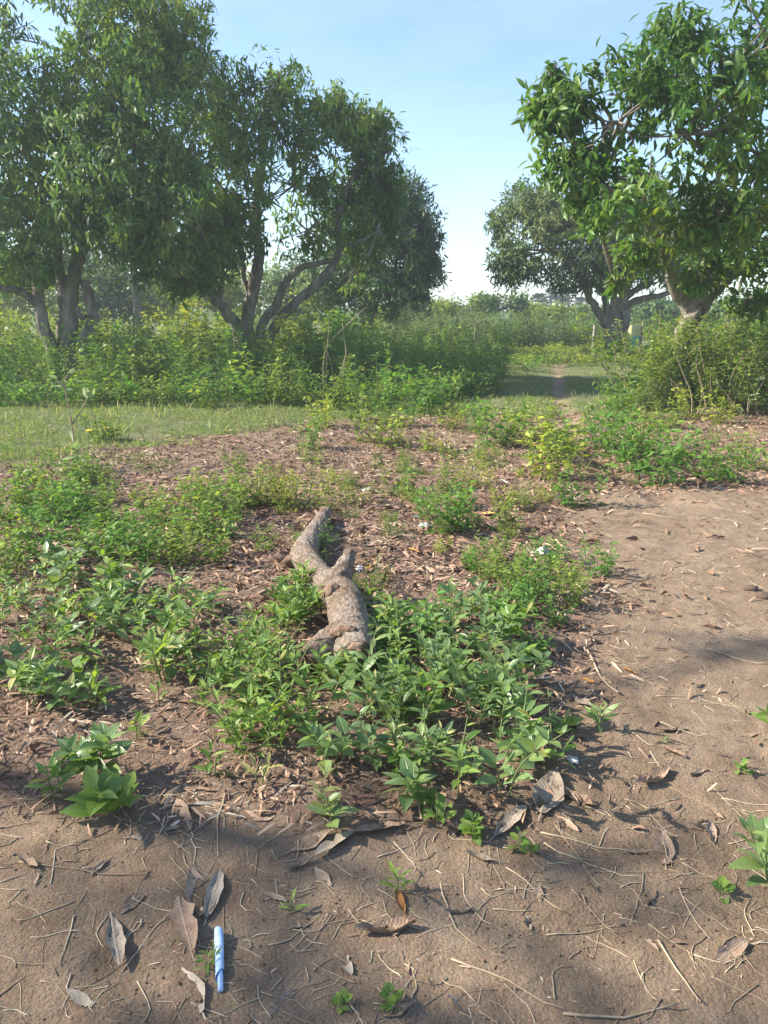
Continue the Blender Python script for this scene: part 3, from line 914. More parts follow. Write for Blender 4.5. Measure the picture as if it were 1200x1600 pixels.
# low edge of the bank
EDGE = [(-8.5, 12.9), (-4.5, 12.4), (-1.5, 12.5), (0.9, 12.9), (2.3, 15.2), (2.0, 15.8), (0.4, 13.9), (-1.5, 13.4), (-4.5, 13.3), (-8.5, 13.8)]
for i, (x, y) in enumerate(world_scatter(EDGE, 42, R, 0.34)):
    place_bush('low_weed', (MIDW + LOWC)[i % 9], (M['weed_light'] if R.random() < 0.35 else M['weed'], M['stem']), (x, y, zg(x, y)), R.random() * 6.28,
               R.uniform(0.9, 1.7), 'low leafy weed along the grassy foot of the tall weed bank', 'weed', 'low weeds along the foot of the bank')

# weeds and shrubs beyond the trail
FARZ = [(2.2, 31), (9.8, 31), (10.5, 36), (1.5, 36)]
for i, (x, y) in enumerate(world_scatter(FARZ, 34, R, 0.75)):
    place_bush('far_bush', FARB[i % 4], (M['weed_far'], M['stem']), (x, y, zg(x, y)), R.random() * 6.28, R.uniform(0.72, 1.0),
               'round green bush in the thick hedge beyond the trail', 'bush', 'bushes in the hedge beyond the trail')
COVER = [(2.7, 20.3), (6.2, 20.5), (8.6, 25.0), (9.2, 31.0), (2.6, 31.0)]
for i, (x, y) in enumerate(world_scatter(COVER, 90, R, 0.42)):
    if trail_dist(np.array([x]), np.array([y]))[0] < 0.5 and y < 22: continue
    yel = y > 22.3
    place_bush('ground_weed', LOWC[i % 4], (M['weed_yellow'] if yel and R.random() < 0.6 else (M['weed_light'] if yel else M['weed']), M['stem']), (x, y, zg(x, y)),
               R.random() * 6.28, R.uniform(0.8, 1.25), 'low spreading weed in the carpet across the far trail', 'weed', 'low weeds carpeting the ground across the far trail')
SIDE = [(0.6, 19.5), (2.6, 19.0), (2.9, 31), (-2.0, 31), (-2, 22)]
for i, (x, y) in enumerate(world_scatter(SIDE, 44, R, 0.65)):
    place_bush('far_weed', (FINE + TALL)[i % 10], (M['weed_far'], M['stem']), (x, y, zg(x, y)), R.random() * 6.28, R.uniform(0.85, 1.15),
               'tall weed behind the bank, left of the far trail', 'weed', 'tall weeds left of the far trail')

# right shrub mass
RSH = [(3.9, 12.6), (5.2, 11.3), (7.6, 11.3), (8.5, 14), (7.5, 17.5), (4.9, 17.0), (4.3, 14.5)]
for i, (x, y) in enumerate(world_scatter(RSH, 38, R, 0.58)):
    if 0.29 < x / y < 0.35 and y > 13.5: continue
    s = R.uniform(0.9, 1.3) * (0.85 if y < 12.2 else 1.05)
    place_bush('wild_shrub', SHRUB[i % 4], (M['weed_light'] if R.random() < 0.7 else M['weed'], M['dry_stem']), (x, y, zg(x, y)), R.random() * 6.28, s,
               'straggly light green shrub in the thicket at the right edge', 'shrub', 'shrubs in the right thicket')
RB = [(7.0, 17.5), (12, 17.5), (17, 30), (9.6, 30), (8.6, 25)]
for i, (x, y) in enumerate(world_scatter(RB, 38, R, 0.9)):
    if 0.29 < x / y < 0.35: continue
    place_bush('far_shrub', (FARB + SHRUB)[i % 8], (M['weed_far'], M['stem']), (x, y, zg(x, y)), R.random() * 6.28, R.uniform(0.6, 0.8) if i % 8 < 4 else R.uniform(0.8, 1.1),
               'green bush behind the right thicket', 'bush', 'bushes behind the right thicket')
# behind the left trees: sunlight put into the yellow-green leaf colours
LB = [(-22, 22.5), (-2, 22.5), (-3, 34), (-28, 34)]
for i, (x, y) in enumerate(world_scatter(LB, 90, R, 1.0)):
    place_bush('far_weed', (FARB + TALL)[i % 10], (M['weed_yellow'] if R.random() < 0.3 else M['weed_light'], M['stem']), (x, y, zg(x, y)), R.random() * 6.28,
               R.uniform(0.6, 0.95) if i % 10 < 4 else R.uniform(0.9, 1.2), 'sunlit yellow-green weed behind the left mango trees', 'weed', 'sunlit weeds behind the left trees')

# ---------------------------------------------------------------- far trees, palms, treeline
def small_tree(label, x, y, h, seed, mat, group):
    r = np.random.default_rng(seed)
    b = np.array([x, y, 0.0])
    stems = [([b + [0, 0, -.1], b + [r.normal() * .1, 0, h * .35], b + [r.normal() * .3, 0, h * .62]], 0.07, 0.03)]
    lobes = [(b + [r.normal() * .5, r.normal() * .4, h * (0.62 + 0.3 * r.random())], (0.75, 0.75, 0.5), 75) for _ in range(5)]
    make_tree('slender_tree', label, b, stems, lobes, mat, M['bark_pale'], 0.20, 5, 0.25, seed, group, tmpl=T_OVAL_FAR, twigs=2, droop=0.2)


for i, (px, top, Y) in enumerate([(655, 470, 41), (690, 474, 42), (728, 456, 42), (785, 458, 44), (828, 462, 45), (620, 480, 43), (750, 466, 47), (930, 478, 46), (868, 480, 43)]):
    p = at(px, top, Y)
    small_tree('slender pale green tree with feathery foliage above the far hedge', p[0], Y, p[2], 300 + i, M['weed_light'] if i % 3 else M['weed_far'], 'slender trees above the far hedge')


for i, (px, top, Y, w_) in enumerate([(20, 380, 38, 2.4), (95, 385, 41, 2.4), (165, 395, 37, 2.2), (250, 395, 43, 2.4), (330, 400, 40, 2.2), (400, 405, 45, 2.4), (470, 390, 42, 2.4), (530, 410, 39, 2.0), (-50, 390, 40, 2.2),
                                   (1010, 462, 44, 2.0), (1060, 470, 48, 2.2), (1130, 466, 46, 2.2), (1190, 455, 42, 2.2)]):
    p = at(px, top, Y)
    rr_ = np.random.default_rng(500 + i)
    b_ = np.array([p[0], Y, 0.0]); h_ = p[2]
    left = px < 600
    make_tree('bushy_tree', 'sunlit yellow-green bushy tree far behind the left mango trunks' if left else 'hazy green bushy tree far behind the right thicket', b_,
              [([b_ + [0, 0, -.1], b_ + [.1, 0, h_ * .3], b_ + [-.1, 0, h_ * .6]], .1, .05)],
              [(b_ + [rr_.normal() * w_ * .55, rr_.normal() * .6, h_ * (.3 + .5 * rr_.random())], (w_ * .65, w_ * .6, h_ * .26), 120) for _ in range(7)],
              M['weed_light' if left and i % 2 else ('weed_yellow' if left and i % 4 == 0 else 'weed_far')], M['bark'], .24, 5, .15, 500 + i,
              'bushy trees behind the left trunks' if left else 'bushy trees behind the right thicket', tmpl=T_OVAL_FAR, twigs=2, droop=.2)


def palm_shape(seed):
    r = np.random.default_rng(seed)
    V, F = tube(smooth_path([(0, 0, -.2), (0.1, 0, 3), (0, 0.1, 6.2)], 4), np.linspace(0.24, 0.17, 9), 8)
    trunk = make_mesh('trunk', V, F, None, True)
    mb = MB()
    for i in range(30):
        a, e = r.random() * 6.28, r.uniform(-0.6, 1.4)
        d = np.array([math.cos(a) * math.cos(e), math.sin(a) * math.cos(e), math.sin(e)])
        c = np.array([0, 0, 6.4]) + d * 0.75
        X = norm(np.cross(d, [0, 0, 1.0])); 
        fan = [c]
        m_ = 14
        for k in range(m_ + 1):
            t = -1.9 + 3.8 * k / m_
            fan.append(c + (d * math.cos(t) + X * math.sin(t)) * (0.75 if k % 2 else 0.5) + np.array([0, 0, -.08 * abs(t)]))
        mb.add(np.array(fan), np.array([(0, k, k + 1) for k in range(1, m_ + 1)]), r.random())
        Vp, Fp = tube(np.array([[0, 0, 6.2], c]), 0.03, 4, cap=False)
        mb.add(Vp, Fp, 0.5)
    return trunk, mb.mesh('crown')


PT, PC = palm_shape(5)
for i, (px, top) in enumerate([(842, 460), (862, 452), (871, 462), (888, 454), (880, 466), (850, 469), (1160, 470), (907, 466)]):
    Y = 84 + 4 * (i % 3)
    p = at(px, top, Y)
    sc_ = p[2] / 7.4
    root = tag(link('palm_tree', None, None, None, (p[0], Y, zg(p[0], Y))), 'far grey-green fan palm with round head on the skyline', 'palm', 'fan palms on the skyline')
    root.scale = (0.8, 0.8, sc_)
    root.rotation_euler = (0, 0, i * 1.7)
    link('trunk', PT, M['bark'], root)
    link('crown', PC, M['palm'], root)['kind'] = 'stuff'

# distant wood round the field
tl = MB()
r = np.random.default_rng(77)
n = 26000
ang = r.uniform(-1.25, 1.25, n)
dist = r.uniform(90, 135, n)
X_, Y_ = np.sin(ang) * dist, np.cos(ang) * dist
top = 0.5 + 2.2 * fbm(ang * 30, ang * 11, 51, 4) + (dist - 90) * 0.01
Z_ = top * r.random(n) ** 0.7
batch(tl, T_OVAL_FAR, np.stack([X_, Y_, Z_], -1), r.normal(size=(n, 3)), r.normal(size=(n, 3)) + [0, 0, 1.0], r.uniform(0.5, 0.95, n), r.random(n))
tag(link('treeline', tl.mesh('treeline'), M['weed_far']), 'distant belt of green trees closing the horizon', 'treeline', None, 'stuff')

# ---------------------------------------------------------------- grass
r = np.random.default_rng(88)
n = 300000
yy = 7.0 + 15.0 * r.random(n) ** 1.5
xx = (r.random(n) * 2 - 1) * (0.62 * yy + 0.3)
zgr = z_grass(xx, yy)
patch = fbm(xx * 1.7, yy * 1.7, 61, 3)
keep = (r.random(n) < zgr * sstep(0.2, 0.55, patch) + (0.02 + 0.5 * sstep(0.58, 0.72, fbm(xx * 2.6, yy * 2.6, 67, 3)) * (yy < 13)) * (yy > 7.2)) & ~((yy > 14.5) & (xx < 0.5))
xx, yy, patch = xx[keep], yy[keep], patch[keep]
n = len(xx)
zz = height(xx, yy) - 0.004
a = r.random(n) * 6.283
lean = r.uniform(0.3, 1.3, n)
D = np.stack([np.cos(a) * lean, np.sin(a) * lean, np.ones(n)], -1)
gm = MB()
T_GRASS = leaf_tmpl([(0.45, 0.075)], 0, 0.4, mid=False)
batch(gm, T_GRASS, np.stack([xx, yy, zz], -1), D, r.normal(size=(n, 3)) + [0, 0, 1], r.uniform(0.025, 0.070, n) * (0.6 + 0.8 * patch), np.clip(r.random(n) * 0.6 + (patch - 0.35) * 0.7, 0, 1))
n = 9000
yy = 7.2 + 8.0 * r.random(n); xx = (r.random(n) * 2 - 1) * (0.58 * yy + 0.2)
zgr = z_grass(xx, yy); cl = fbm(xx * 2.1, yy * 2.1, 69, 3)
keep = r.random(n) < (0.15 + 0.85 * sstep(0.5, 0.7, cl)) * np.clip(zgr * 1.2 + 0.05, 0, 1) * sstep(0.35, 0.6, cl)
xx, yy = xx[keep], yy[keep]; n = len(xx)
a = r.random(n) * 6.283
D = np.stack([np.cos(a) * 0.45, np.sin(a) * 0.45, np.ones(n)], -1)
batch(gm, T_BLADE, np.stack([xx, yy, height(xx, yy) - .004], -1), D, r.normal(size=(n, 3)) + [0, 0, 1], r.uniform(0.08, 0.2, n), np.clip(0.35 + 0.65 * r.random(n), 0, 1))
tag(link('grass', gm.mesh('grass'), M['grass']), 'short sunlit pale green grass sward left of the trail', 'grass', None, 'stuff')

# ---------------------------------------------------------------- leaf litter and straw
def bits(n, pos, lmin, lmax, w, seed, curl=0.5, lift=0.02, tint=(0, 1)):
    r = np.random.default_rng(seed)
    x, y = pos
    z = height(x, y) + r.random(n) * lift
    a = r.random(n) * 6.283
    D = np.stack([np.cos(a), np.sin(a), r.normal(0, 0.22, n)], -1)
    U = np.stack([r.normal(0, curl, n), r.normal(0, curl, n), np.ones(n)], -1)
    S = (lmin + (lmax - lmin) * r.random(n) ** 2) * (0.6 + 0.4 * sstep(2.5, 5, y))
    rr_ = np.clip(0.75 * r.random(n) + 0.5 * (fbm(x * 1.9, y * 1.9, 95, 3) - 0.25), 0, 1)
    return np.stack([x, y, z], -1), D, U, S, tint[0] + (tint[1] - tint[0]) * rr_, w


T_BIT = leaf_tmpl([(0.2, 0.065), (0.8, 0.055)], 0, 0.35, mid=False)
T_CHIP = leaf_tmpl([(0.12, 0.13), (0.45, 0.19), (0.8, 0.09)], 0.9, 0.35, mid=True, wave=0.02)
r = np.random.default_rng(91)


def litter_points(n, seed, fn, y0=1.1, y1=12.0, pw=1.0):
    r = np.random.default_rng(seed)
    y = y0 + (y1 - y0) * r.random(n) ** pw
    x = (r.random(n) * 2 - 1) * (0.58 * y + 0.35)
    k = r.random(n) < fn(x, y)
    return x[k], y[k]


def litter_w(x, y):
    near = 0.8 + 0.2 * sstep(2.6, 4.2, y + 1.2 * (fbm(x * 1.1, y * 1.1, 73, 3) - 0.5))
    return np.clip((1 - z_grass(x, y)) * (1 - 0.93 * z_dirt(x, y)) * (0.35 + 0.9 * fbm(x * 1.5, y * 1.5, 71, 3)) * near, 0, 1)


lb = MB()
p = litter_points(115000, 1, litter_w, 2.0, 12.0)
batch(lb, T_BIT, *bits(len(p[0]), p, 0.025, 0.13, None, 2, 0.5, 0.03, (0, 0.95))[:5])
p = litter_points(11000, 3, litter_w, 2.0, 12.0)
batch(lb, T_CHIP, *bits(len(p[0]), p, 0.025, 0.10, None, 4, 1.0, 0.02, (0, 0.72))[:5])
p = litter_points(16000, 5, lambda x, y: z_dirt(x, y) * (0.15 + 0.8 * sstep(0.45, 0.7, fbm(x * 1.8, y * 1.8, 81, 3))), 1.1, 7.2)
batch(lb, T_BIT, *bits(len(p[0]), p, 0.008, 0.05, None, 6, 0.4, 0.004)[:5])
p = litter_points(5000, 7, lambda x, y: z_grass(x, y) * 0.5, 8, 14.0)
batch(lb, T_BIT, *bits(len(p[0]), p, 0.03, 0.10, None, 8, 0.5, 0.02, (0.4, 1))[:5])
tag(link('leaf_litter', lb.mesh('leaf_litter'), M['litter']), 'reddish brown dry leaf litter strewn round the log', 'litter', None, 'stuff')


def straw_geo(P0, D, L, bend, rad, seed):
    rr_ = np.random.default_rng(int(abs(P0[0] * 7919 + P0[1] * 104729) * 100) % 2 ** 31)
    k_ = 7
    t = np.linspace(0, 1, k_)
    side = norm(np.cross(D, [0, 0, 1.0]))
    kink = rr_.uniform(0.2, 0.8)
    off = bend * 1.6 * np.minimum(t / kink, (1 - t) / (1 - kink)) + rr_.normal(0, 0.006, k_)
    pts = P0 + D * L * t[:, None] + side * (L * off)[:, None]
    pts[:, 2] = height(pts[:, 0], pts[:, 1]) + rad * 0.5 + 0.001
    pts[-1 if seed == 0 else 0, 2] += rr_.uniform(0, 0.02) * min(L, 0.2) / 0.2
    return tube(pts, np.linspace(rad, rad * 0.55, k_) * rr_.uniform(0.85, 1.15, k_), 5)


sb = MB()
p = litter_points(6500, 9, lambda x, y: 0.15 + 0.5 * (1 - z_grass(x, y)) * sstep(0.4, 0.65, fbm(x * 1.6, y * 1.6, 83, 3)), 1.1, 9.5, 1.2)
for x, y in zip(*p):
    a = r.random() * 6.283
    V, F = straw_geo(np.array([x, y, 0]), np.array([math.cos(a), math.sin(a), 0]), r.uniform(0.03, 0.14), r.normal(0, 0.12), r.uniform(0.0008, 0.0018), 0)
    sb.add(V, F, r.uniform(0.2, 1))
tag(link('straw_bits', sb.mesh('straw_bits', True), M['straw']), 'thin broken straw scattered over soil and litter', 'straw', None, 'stuff')

# small clods on the bare soil
cb = MB()
ico_v = np.array([(0, 0, 1), (.9, 0, .3), (.28, .85, .3), (-.72, .52, .3), (-.72, -.52, .3), (.28, -.85, .3), (0, 0, -.4)])
ico_f = np.array([(0, 1, 2), (0, 2, 3), (0, 3, 4), (0, 4, 5), (0, 5, 1), (6, 2, 1), (6, 3, 2), (6, 4, 3), (6, 5, 4), (6, 1, 5)])
p = litter_points(16000, 13, lambda x, y: (0.1 + z_dirt(x, y)) * (0.12 + sstep(0.4, 0.65, fbm(x * 2.2, y * 2.2, 85, 3))), 1.1, 6.0, 1.5)
n = len(p[0])
S = 0.0012 + 0.0042 * r.random(n) ** 5
batch(cb, (ico_v, [ico_f]), np.stack([p[0], p[1], height(*p) + S * 0.1], -1), r.normal(size=(n, 3)) * [1, 1, .2], r.normal(size=(n, 3)) * .3 + [0, 0, 1], S, r.random(n))
cme = cb.mesh('soil_crumbs')
da = cme.attributes.new('dirt', 'FLOAT', 'POINT'); da.data.foreach_set('value', np.ones(len(cme.vertices), np.float32))
tag(link('soil_crumbs', cme, M['soil']), 'loose crumbs of brown soil on the bare ground', 'soil', None, 'stuff')

# ---------------------------------------------------------------- the log
def log_mat():
    m, N, L = mat_new('log_bark')
    tc = N.new('ShaderNodeTexCoord')
    vec = tc.outputs['Object']
    mp = N.new('ShaderNodeMapping'); mp.inputs['Scale'].default_value = (1.0, 0.35, 1.0)
    L.new(vec, mp.inputs['Vector'])
    n1 = noise(N, L, 75, 8, 0.72, mp.outputs[0])
    n2 = noise(N, L, 6, 4, 0.6, vec)
    vo = N.new('ShaderNodeTexVoronoi'); vo.feature = 'DISTANCE_TO_EDGE'; vo.inputs['Scale'].default_value = 110
    L.new(mp.outputs[0], vo.inputs['Vector'])
    r1 = ramp(N, [(0.34, (0.13, 0.100, 0.078)), (0.44, (0.32, 0.264, 0.212)), (0.54, (0.48, 0.415, 0.35)), (0.66, (0.62, 0.565, 0.50))])
    L.new(n1.outputs['Fac'], r1.inputs[0])
    r2 = ramp(N, [(0.35, (0.56, 0.45, 0.37)), (0.62, (0.88, 0.84, 0.79))])
    L.new(n2.outputs['Fac'], r2.inputs[0])
    c = mixc(N, L, 1.0, r1.outputs[0], r2.outputs[0], 'MULTIPLY')
    bp = N.new('ShaderNodeBump'); bp.inputs['Strength'].default_value = 1.0; bp.inputs['Distance'].default_value = 0.025
    L.new(n1.outputs['Fac'], bp.inputs['Height'])
    b2 = N.new('ShaderNodeBump'); b2.inputs['Strength'].default_value = 0.6; b2.inputs['Distance'].default_value = 0.008
    mr = N.new('ShaderNodeMapRange'); mr.inputs[2].default_value = 0.12; L.new(vo.outputs[0], mr.inputs[0])
    L.new(mr.outputs[0], b2.inputs['Height']); L.new(bp.outputs[0], b2.inputs['Normal'])
    bs = N.new('ShaderNodeBsdfPrincipled'); bs.inputs['Roughness'].default_value = 0.92; bs.inputs['Specular IOR Level'].default_value = 0.15
    L.new(c, bs.inputs['Base Color']); L.new(b2.outputs[0], bs.inputs['Normal'])
    out = N.new('ShaderNodeOutputMaterial'); L.new(bs.outputs[0], out.inputs['Surface'])
    return m


M['log'] = log_mat()
M['log_wood'] = rough_mat('broken_wood', [(0.3, (0.12, 0.075, 0.050)), (0.55, (0.27, 0.175, 0.120)), (0.75, (0.40, 0.29, 0.21))], 9, 0.8, 0.02, 0.9, (2.5, 0.4, 2.5), bscale=30)
LOG = [(510, 797, .046), (503, 808, .054), (495, 822, .061), (484, 840, .071), (476, 858, .084), (480, 872, .082), (491, 888, .080), (506, 904, .083), (524, 918, .093),
       (537, 934, .098), (544, 955, .095), (548, 978, .094), (551, 996, .094), (554, 1012, .092), (557, 1026, .088)]
lp = np.array([gp(x, y + rr * 60, rr * 0.92) for x, y, rr in LOG])
lr = np.array([q[2] for q in LOG])
log_base = np.array([lp[9][0], lp[9][1], zg(lp[9][0], lp[9][1])])
log = tag(link('fallen_log', None, None, None, log_base), 'crooked weathered grey-brown fallen log lying among the weeds', 'log')
path = smooth_path(lp - log_base, 14)
rads = smooth_path(np.stack([lr, lr * 0, lr * 0], -1), 14)[:, 0]
NS = 64
V, F = tube(path, rads, NS, 0, 0, True)
nr = len(path)
body = V[:nr * NS].reshape(nr, NS, 3)
cen = path[:, None, :]
aa = np.linspace(0, 2 * math.pi, NS, endpoint=False)[None, :] + np.zeros((nr, 1))
ll = np.cumsum(np.r_[0, np.linalg.norm(np.diff(path, axis=0), axis=1)])[:, None] + np.zeros((1, NS))
lump = (fbm(np.cos(aa) * 1.4 + 7 + ll * 0.6, np.sin(aa) * 1.4 + ll * 4.5, 5, 3) - 0.5) * 0.10
ridg = (fbm(np.cos(aa) * 9 + 9 + ll * 3, np.sin(aa) * 9 + ll * 13, 9, 4) - 0.5) * 0.10
ridg -= 0.05 * sstep(0.62, 0.72, fbm(np.cos(aa) * 2.2 + 3, np.sin(aa) * 2.2 + ll * 7, 19, 3))
body = cen + (body - cen) * (1 + lump + ridg)[..., None]
V[:nr * NS] = body.reshape(-1, 3)
link('trunk', make_mesh('trunk', V, F, None, True), M['log'], log)


def stub(p0, p1, r0, r1, seed, name, mat):
    p_ = smooth_path([p0, (p0 + p1) / 2 + np.array([0.004, 0, 0.006]), p1], 6)
    V, F = tube(p_ - log_base, np.linspace(1, 0, len(p_)) ** 1.0 * (r0 - r1) + r1, 18, 0.18, seed)
    rr_ = np.random.default_rng(seed)
    V += rr_.normal(0, 0.0022, V.shape)
    link(name, make_mesh(name, V, F, None, True), mat, log)


c9 = lp[8]
stub(c9 + [0.0, 0.0, 0.02], c9 + [0.075, 0.16, 0.165], 0.072, 0.030, 3, 'branch_stub', M['log'])
stub(c9 + [0.064, 0.137, 0.142], c9 + [0.080, 0.168, 0.172], 0.034, 0.012, 4, 'broken_end', M['log_wood'])
stub(lp[4] + [0.0, -0.02, -0.01], lp[4] + [-0.115, -0.07, -0.045], 0.052, 0.022, 5, 'branch_stub', M['log_wood'])
stub(lp[9] + [-0.035, -0.02, 0.045], lp[9] + [-0.075, -0.06, 0.082], 0.050, 0.026, 6, 'branch_stub', M['log_wood'])
# broken fork at the near end: a short limb angled to the left, its end split off blunt
sp0, sp1 = gp(552, 985, .10) + [0, 0, 0.0], gp(484, 1034, .055)
stub(sp0, sp1, 0.088, 0.064, 8, 'limb', M['log'])
sd = norm(sp1 - sp0)
stub(sp1 - sd * 0.03, sp1 + sd * 0.012, 0.061, 0.052, 7, 'broken_end', M['log_wood'])
stub(gp(520, 990, .15), gp(556, 986, .175), 0.030, 0.018, 9, 'split_bark', M['log_wood'])
stub(gp(508, 998, .12), gp(534, 990, .165), 0.024, 0.012, 10, 'split_bark', M['log_wood'])
e0, e1 = lp[-2], lp[-1]
stub(e1 + (e0 - e1) * 0.2, e1 + (e1 - e0) * 0.15, 0.082, 0.074, 11, 'broken_end', M['log_wood'])
SPUR = sp1

# ---------------------------------------------------------------- foreground weeds: every leaf its own piece
def leaf_variants(prof, mats_rnd, name='leaf'):
    out = []
    for fold, droop, wave in ((0.22, 0.16, 0.0), (0.35, 0.30, 0.006), (0.15, 0.45, 0.0), (0.45, 0.08, 0.008)):
        tv, tf = leaf_tmpl(prof, fold, droop, True, wave)
        out.append(make_mesh(name, tv, tf, {'rnd': np.full(len(tv), mats_rnd)}, True))
    return out


OVATE = [(0.10, 0.10), (0.26, 0.215), (0.45, 0.25), (0.64, 0.205), (0.83, 0.10)]
LANCE = [(0.12, 0.07), (0.32, 0.135), (0.52, 0.145), (0.72, 0.105), (0.88, 0.045)]
ROUND = [(0.08, 0.14), (0.25, 0.31), (0.5, 0.36), (0.75, 0.27), (0.92, 0.12)]
LV = {}
for key, prof, mat in (('teal', OVATE, 'leaf_teal'), ('fresh', LANCE, 'leaf_fresh'), ('broad', OVATE, 'leaf_fresh'), ('round', ROUND, 'leaf_fresh'), ('wilt', LANCE, 'leaf_wilted'), ('narrow', LANCE, 'leaf_teal')):
    vs = leaf_variants(prof, 0.5)
    for me in vs:
        me.materials.append(M[mat])
    LV[key] = vs
STEMS = {}


def leafy_plant(name, label, x, y, h, nst, leaf, kind, r, group=None, cat='weed', spread=0.5, nodes=(4, 7), bend=None, z_off=0.0):
    z = zg(x, y) + z_off
    root = tag(link(name, None, None, None, (x, y, z)), label, cat, group)
    for s in range(nst):
        a = r.random() * 6.283 if nst > 1 else (bend if bend is not None else r.random() * 6.283)
        hh = h * r.uniform(0.65, 1.05)
        out = hh * spread * r.uniform(0.3, 1.2)
        f = np.array([math.cos(a) * 0.015, math.sin(a) * 0.015, -0.02])
        tip = np.array([math.cos(a) * out, math.sin(a) * out, hh])
        mid = (f + tip) / 2 + np.array([math.cos(a), math.sin(a), 0]) * out * -0.15 + r.normal(size=3) * 0.008
        p_ = smooth_path([f, mid, tip], 4)
        V, F = tube(p_, np.linspace(0.0032, 0.0014, len(p_)), 5)
        st_ = link('stem', make_mesh('stem', V, F, None, True), M['stem'], root)
        nn = r.integers(nodes[0], nodes[1] + 1)
        ax = norm(tip - f)
        az0 = r.random() * 6.283
        for k in range(nn):
            t = 0.28 + 0.72 * (k + 0.5 * r.random()) / nn
            t = min(t, 0.99)
            q = p_[min(int(t * (len(p_) - 1)), len(p_) - 2)] * 1.0
            i0 = min(int(t * (len(p_) - 1)), len(p_) - 2)
            q = p_[i0] + (p_[i0 + 1] - p_[i0]) * (t * (len(p_) - 1) - i0)
            for sgn in (0, math.pi):
                if r.random() < 0.08:
                    continue
                az = az0 + k * 1.571 + sgn + r.normal(0, 0.3)
                up = 0.15 + 0.55 * t + r.normal(0, 0.22)
                d = np.array([math.cos(az), math.sin(az), up]) + ax * 0.2
                sz = leaf * (0.62 + 0.5 * math.sin(math.pi * min(0.15 + t * 0.85, 1.0))) * r.uniform(0.75, 1.2) * (1.0 if t < 0.85 else 0.7)
                Mx = frames(d[None], np.array([[r.normal(0, .3), r.normal(0, .3), 1.0]]))[0]
                o = link('leaf', LV['wilt' if r.random() < 0.035 else kind][r.integers(0, 4)], None, st_)
                mm = Matrix([[*(Mx[b] * sz), 0] for b in range(3)] + [[0, 0, 0, 1]])
                mm.translation = Vector(q + norm(d) * 0.006)
                o.matrix_basis = mm
    return root


r = np.random.default_rng(202)
PATCH_FRONT = [(305, 1130), (315, 1040), (400, 990), (470, 1050), (560, 1050), (590, 990), (660, 960), (760, 960), (850, 1010), (850, 1080), (800, 1110), (855, 1180), (850, 1240), (740, 1270), (640, 1255), (540, 1250), (440, 1210), (350, 1190)]
for i, (x, y) in enumerate(scatter(PATCH_FRONT, 72, r, 0.078, lambda x, y: math.hypot(x - SPUR[0] - 0.02, (y - SPUR[1] + 0.13) * 0.7) > 0.16 and min(math.hypot(x - q[0], y - q[1]) for q in lp[7:]) > 0.10)):
    q = x
    kind = 'fresh' if (x < -0.22 and r.random() < 0.7) or r.random() < 0.2 else ('teal' if r.random() < 0.6 else ('narrow' if r.random() < 0.6 else 'broad'))
    leafy_plant('weed', 'low leafy green weed in the dense patch in front of the log', x, y, r.uniform(0.09, 0.29), int(r.integers(2, 4)), r.uniform(0.048, 0.088), kind, r,
                'weeds in the patch in front of the log', spread=0.7)
PATCH_LEFT = [(0, 900), (120, 870), (230, 900), (320, 930), (340, 1010), (270, 1060), (150, 1120), (60, 1160), (0, 1160)]
for i, (x, y) in enumerate(scatter(PATCH_LEFT, 50, r, 0.10)):
    kind = 'fresh' if r.random() < 0.6 else ('teal' if r.random() < 0.6 else 'broad')
    leafy_plant('weed', 'low leafy green weed in the tangled patch at the left edge', x, y, r.uniform(0.14, 0.30), int(r.integers(2, 4)), r.uniform(0.065, 0.095), kind, r,
                'weeds in the patch at the left edge', spread=0.7, nodes=(4, 6))
LOGSIDE = [(425, 960), (470, 915), (505, 930), (512, 985), (450, 1000)]
for x, y in scatter(LOGSIDE, 9, r, 0.06):
    leafy_plant('weed', 'bright green weed leaning on the left side of the log', x, y, r.uniform(0.14, 0.24), 3, 0.08, 'fresh', r, 'weeds along the left side of the log', spread=0.5)
for x, y in [gp(595, 960)[:2], gp(605, 990)[:2], gp(590, 1015)[:2]]:
    leafy_plant('weed', 'bright green weed in the shade of the log, on its right', x, y, 0.2, 3, 0.085, 'fresh', r, 'weeds along the right side of the log', spread=0.45)

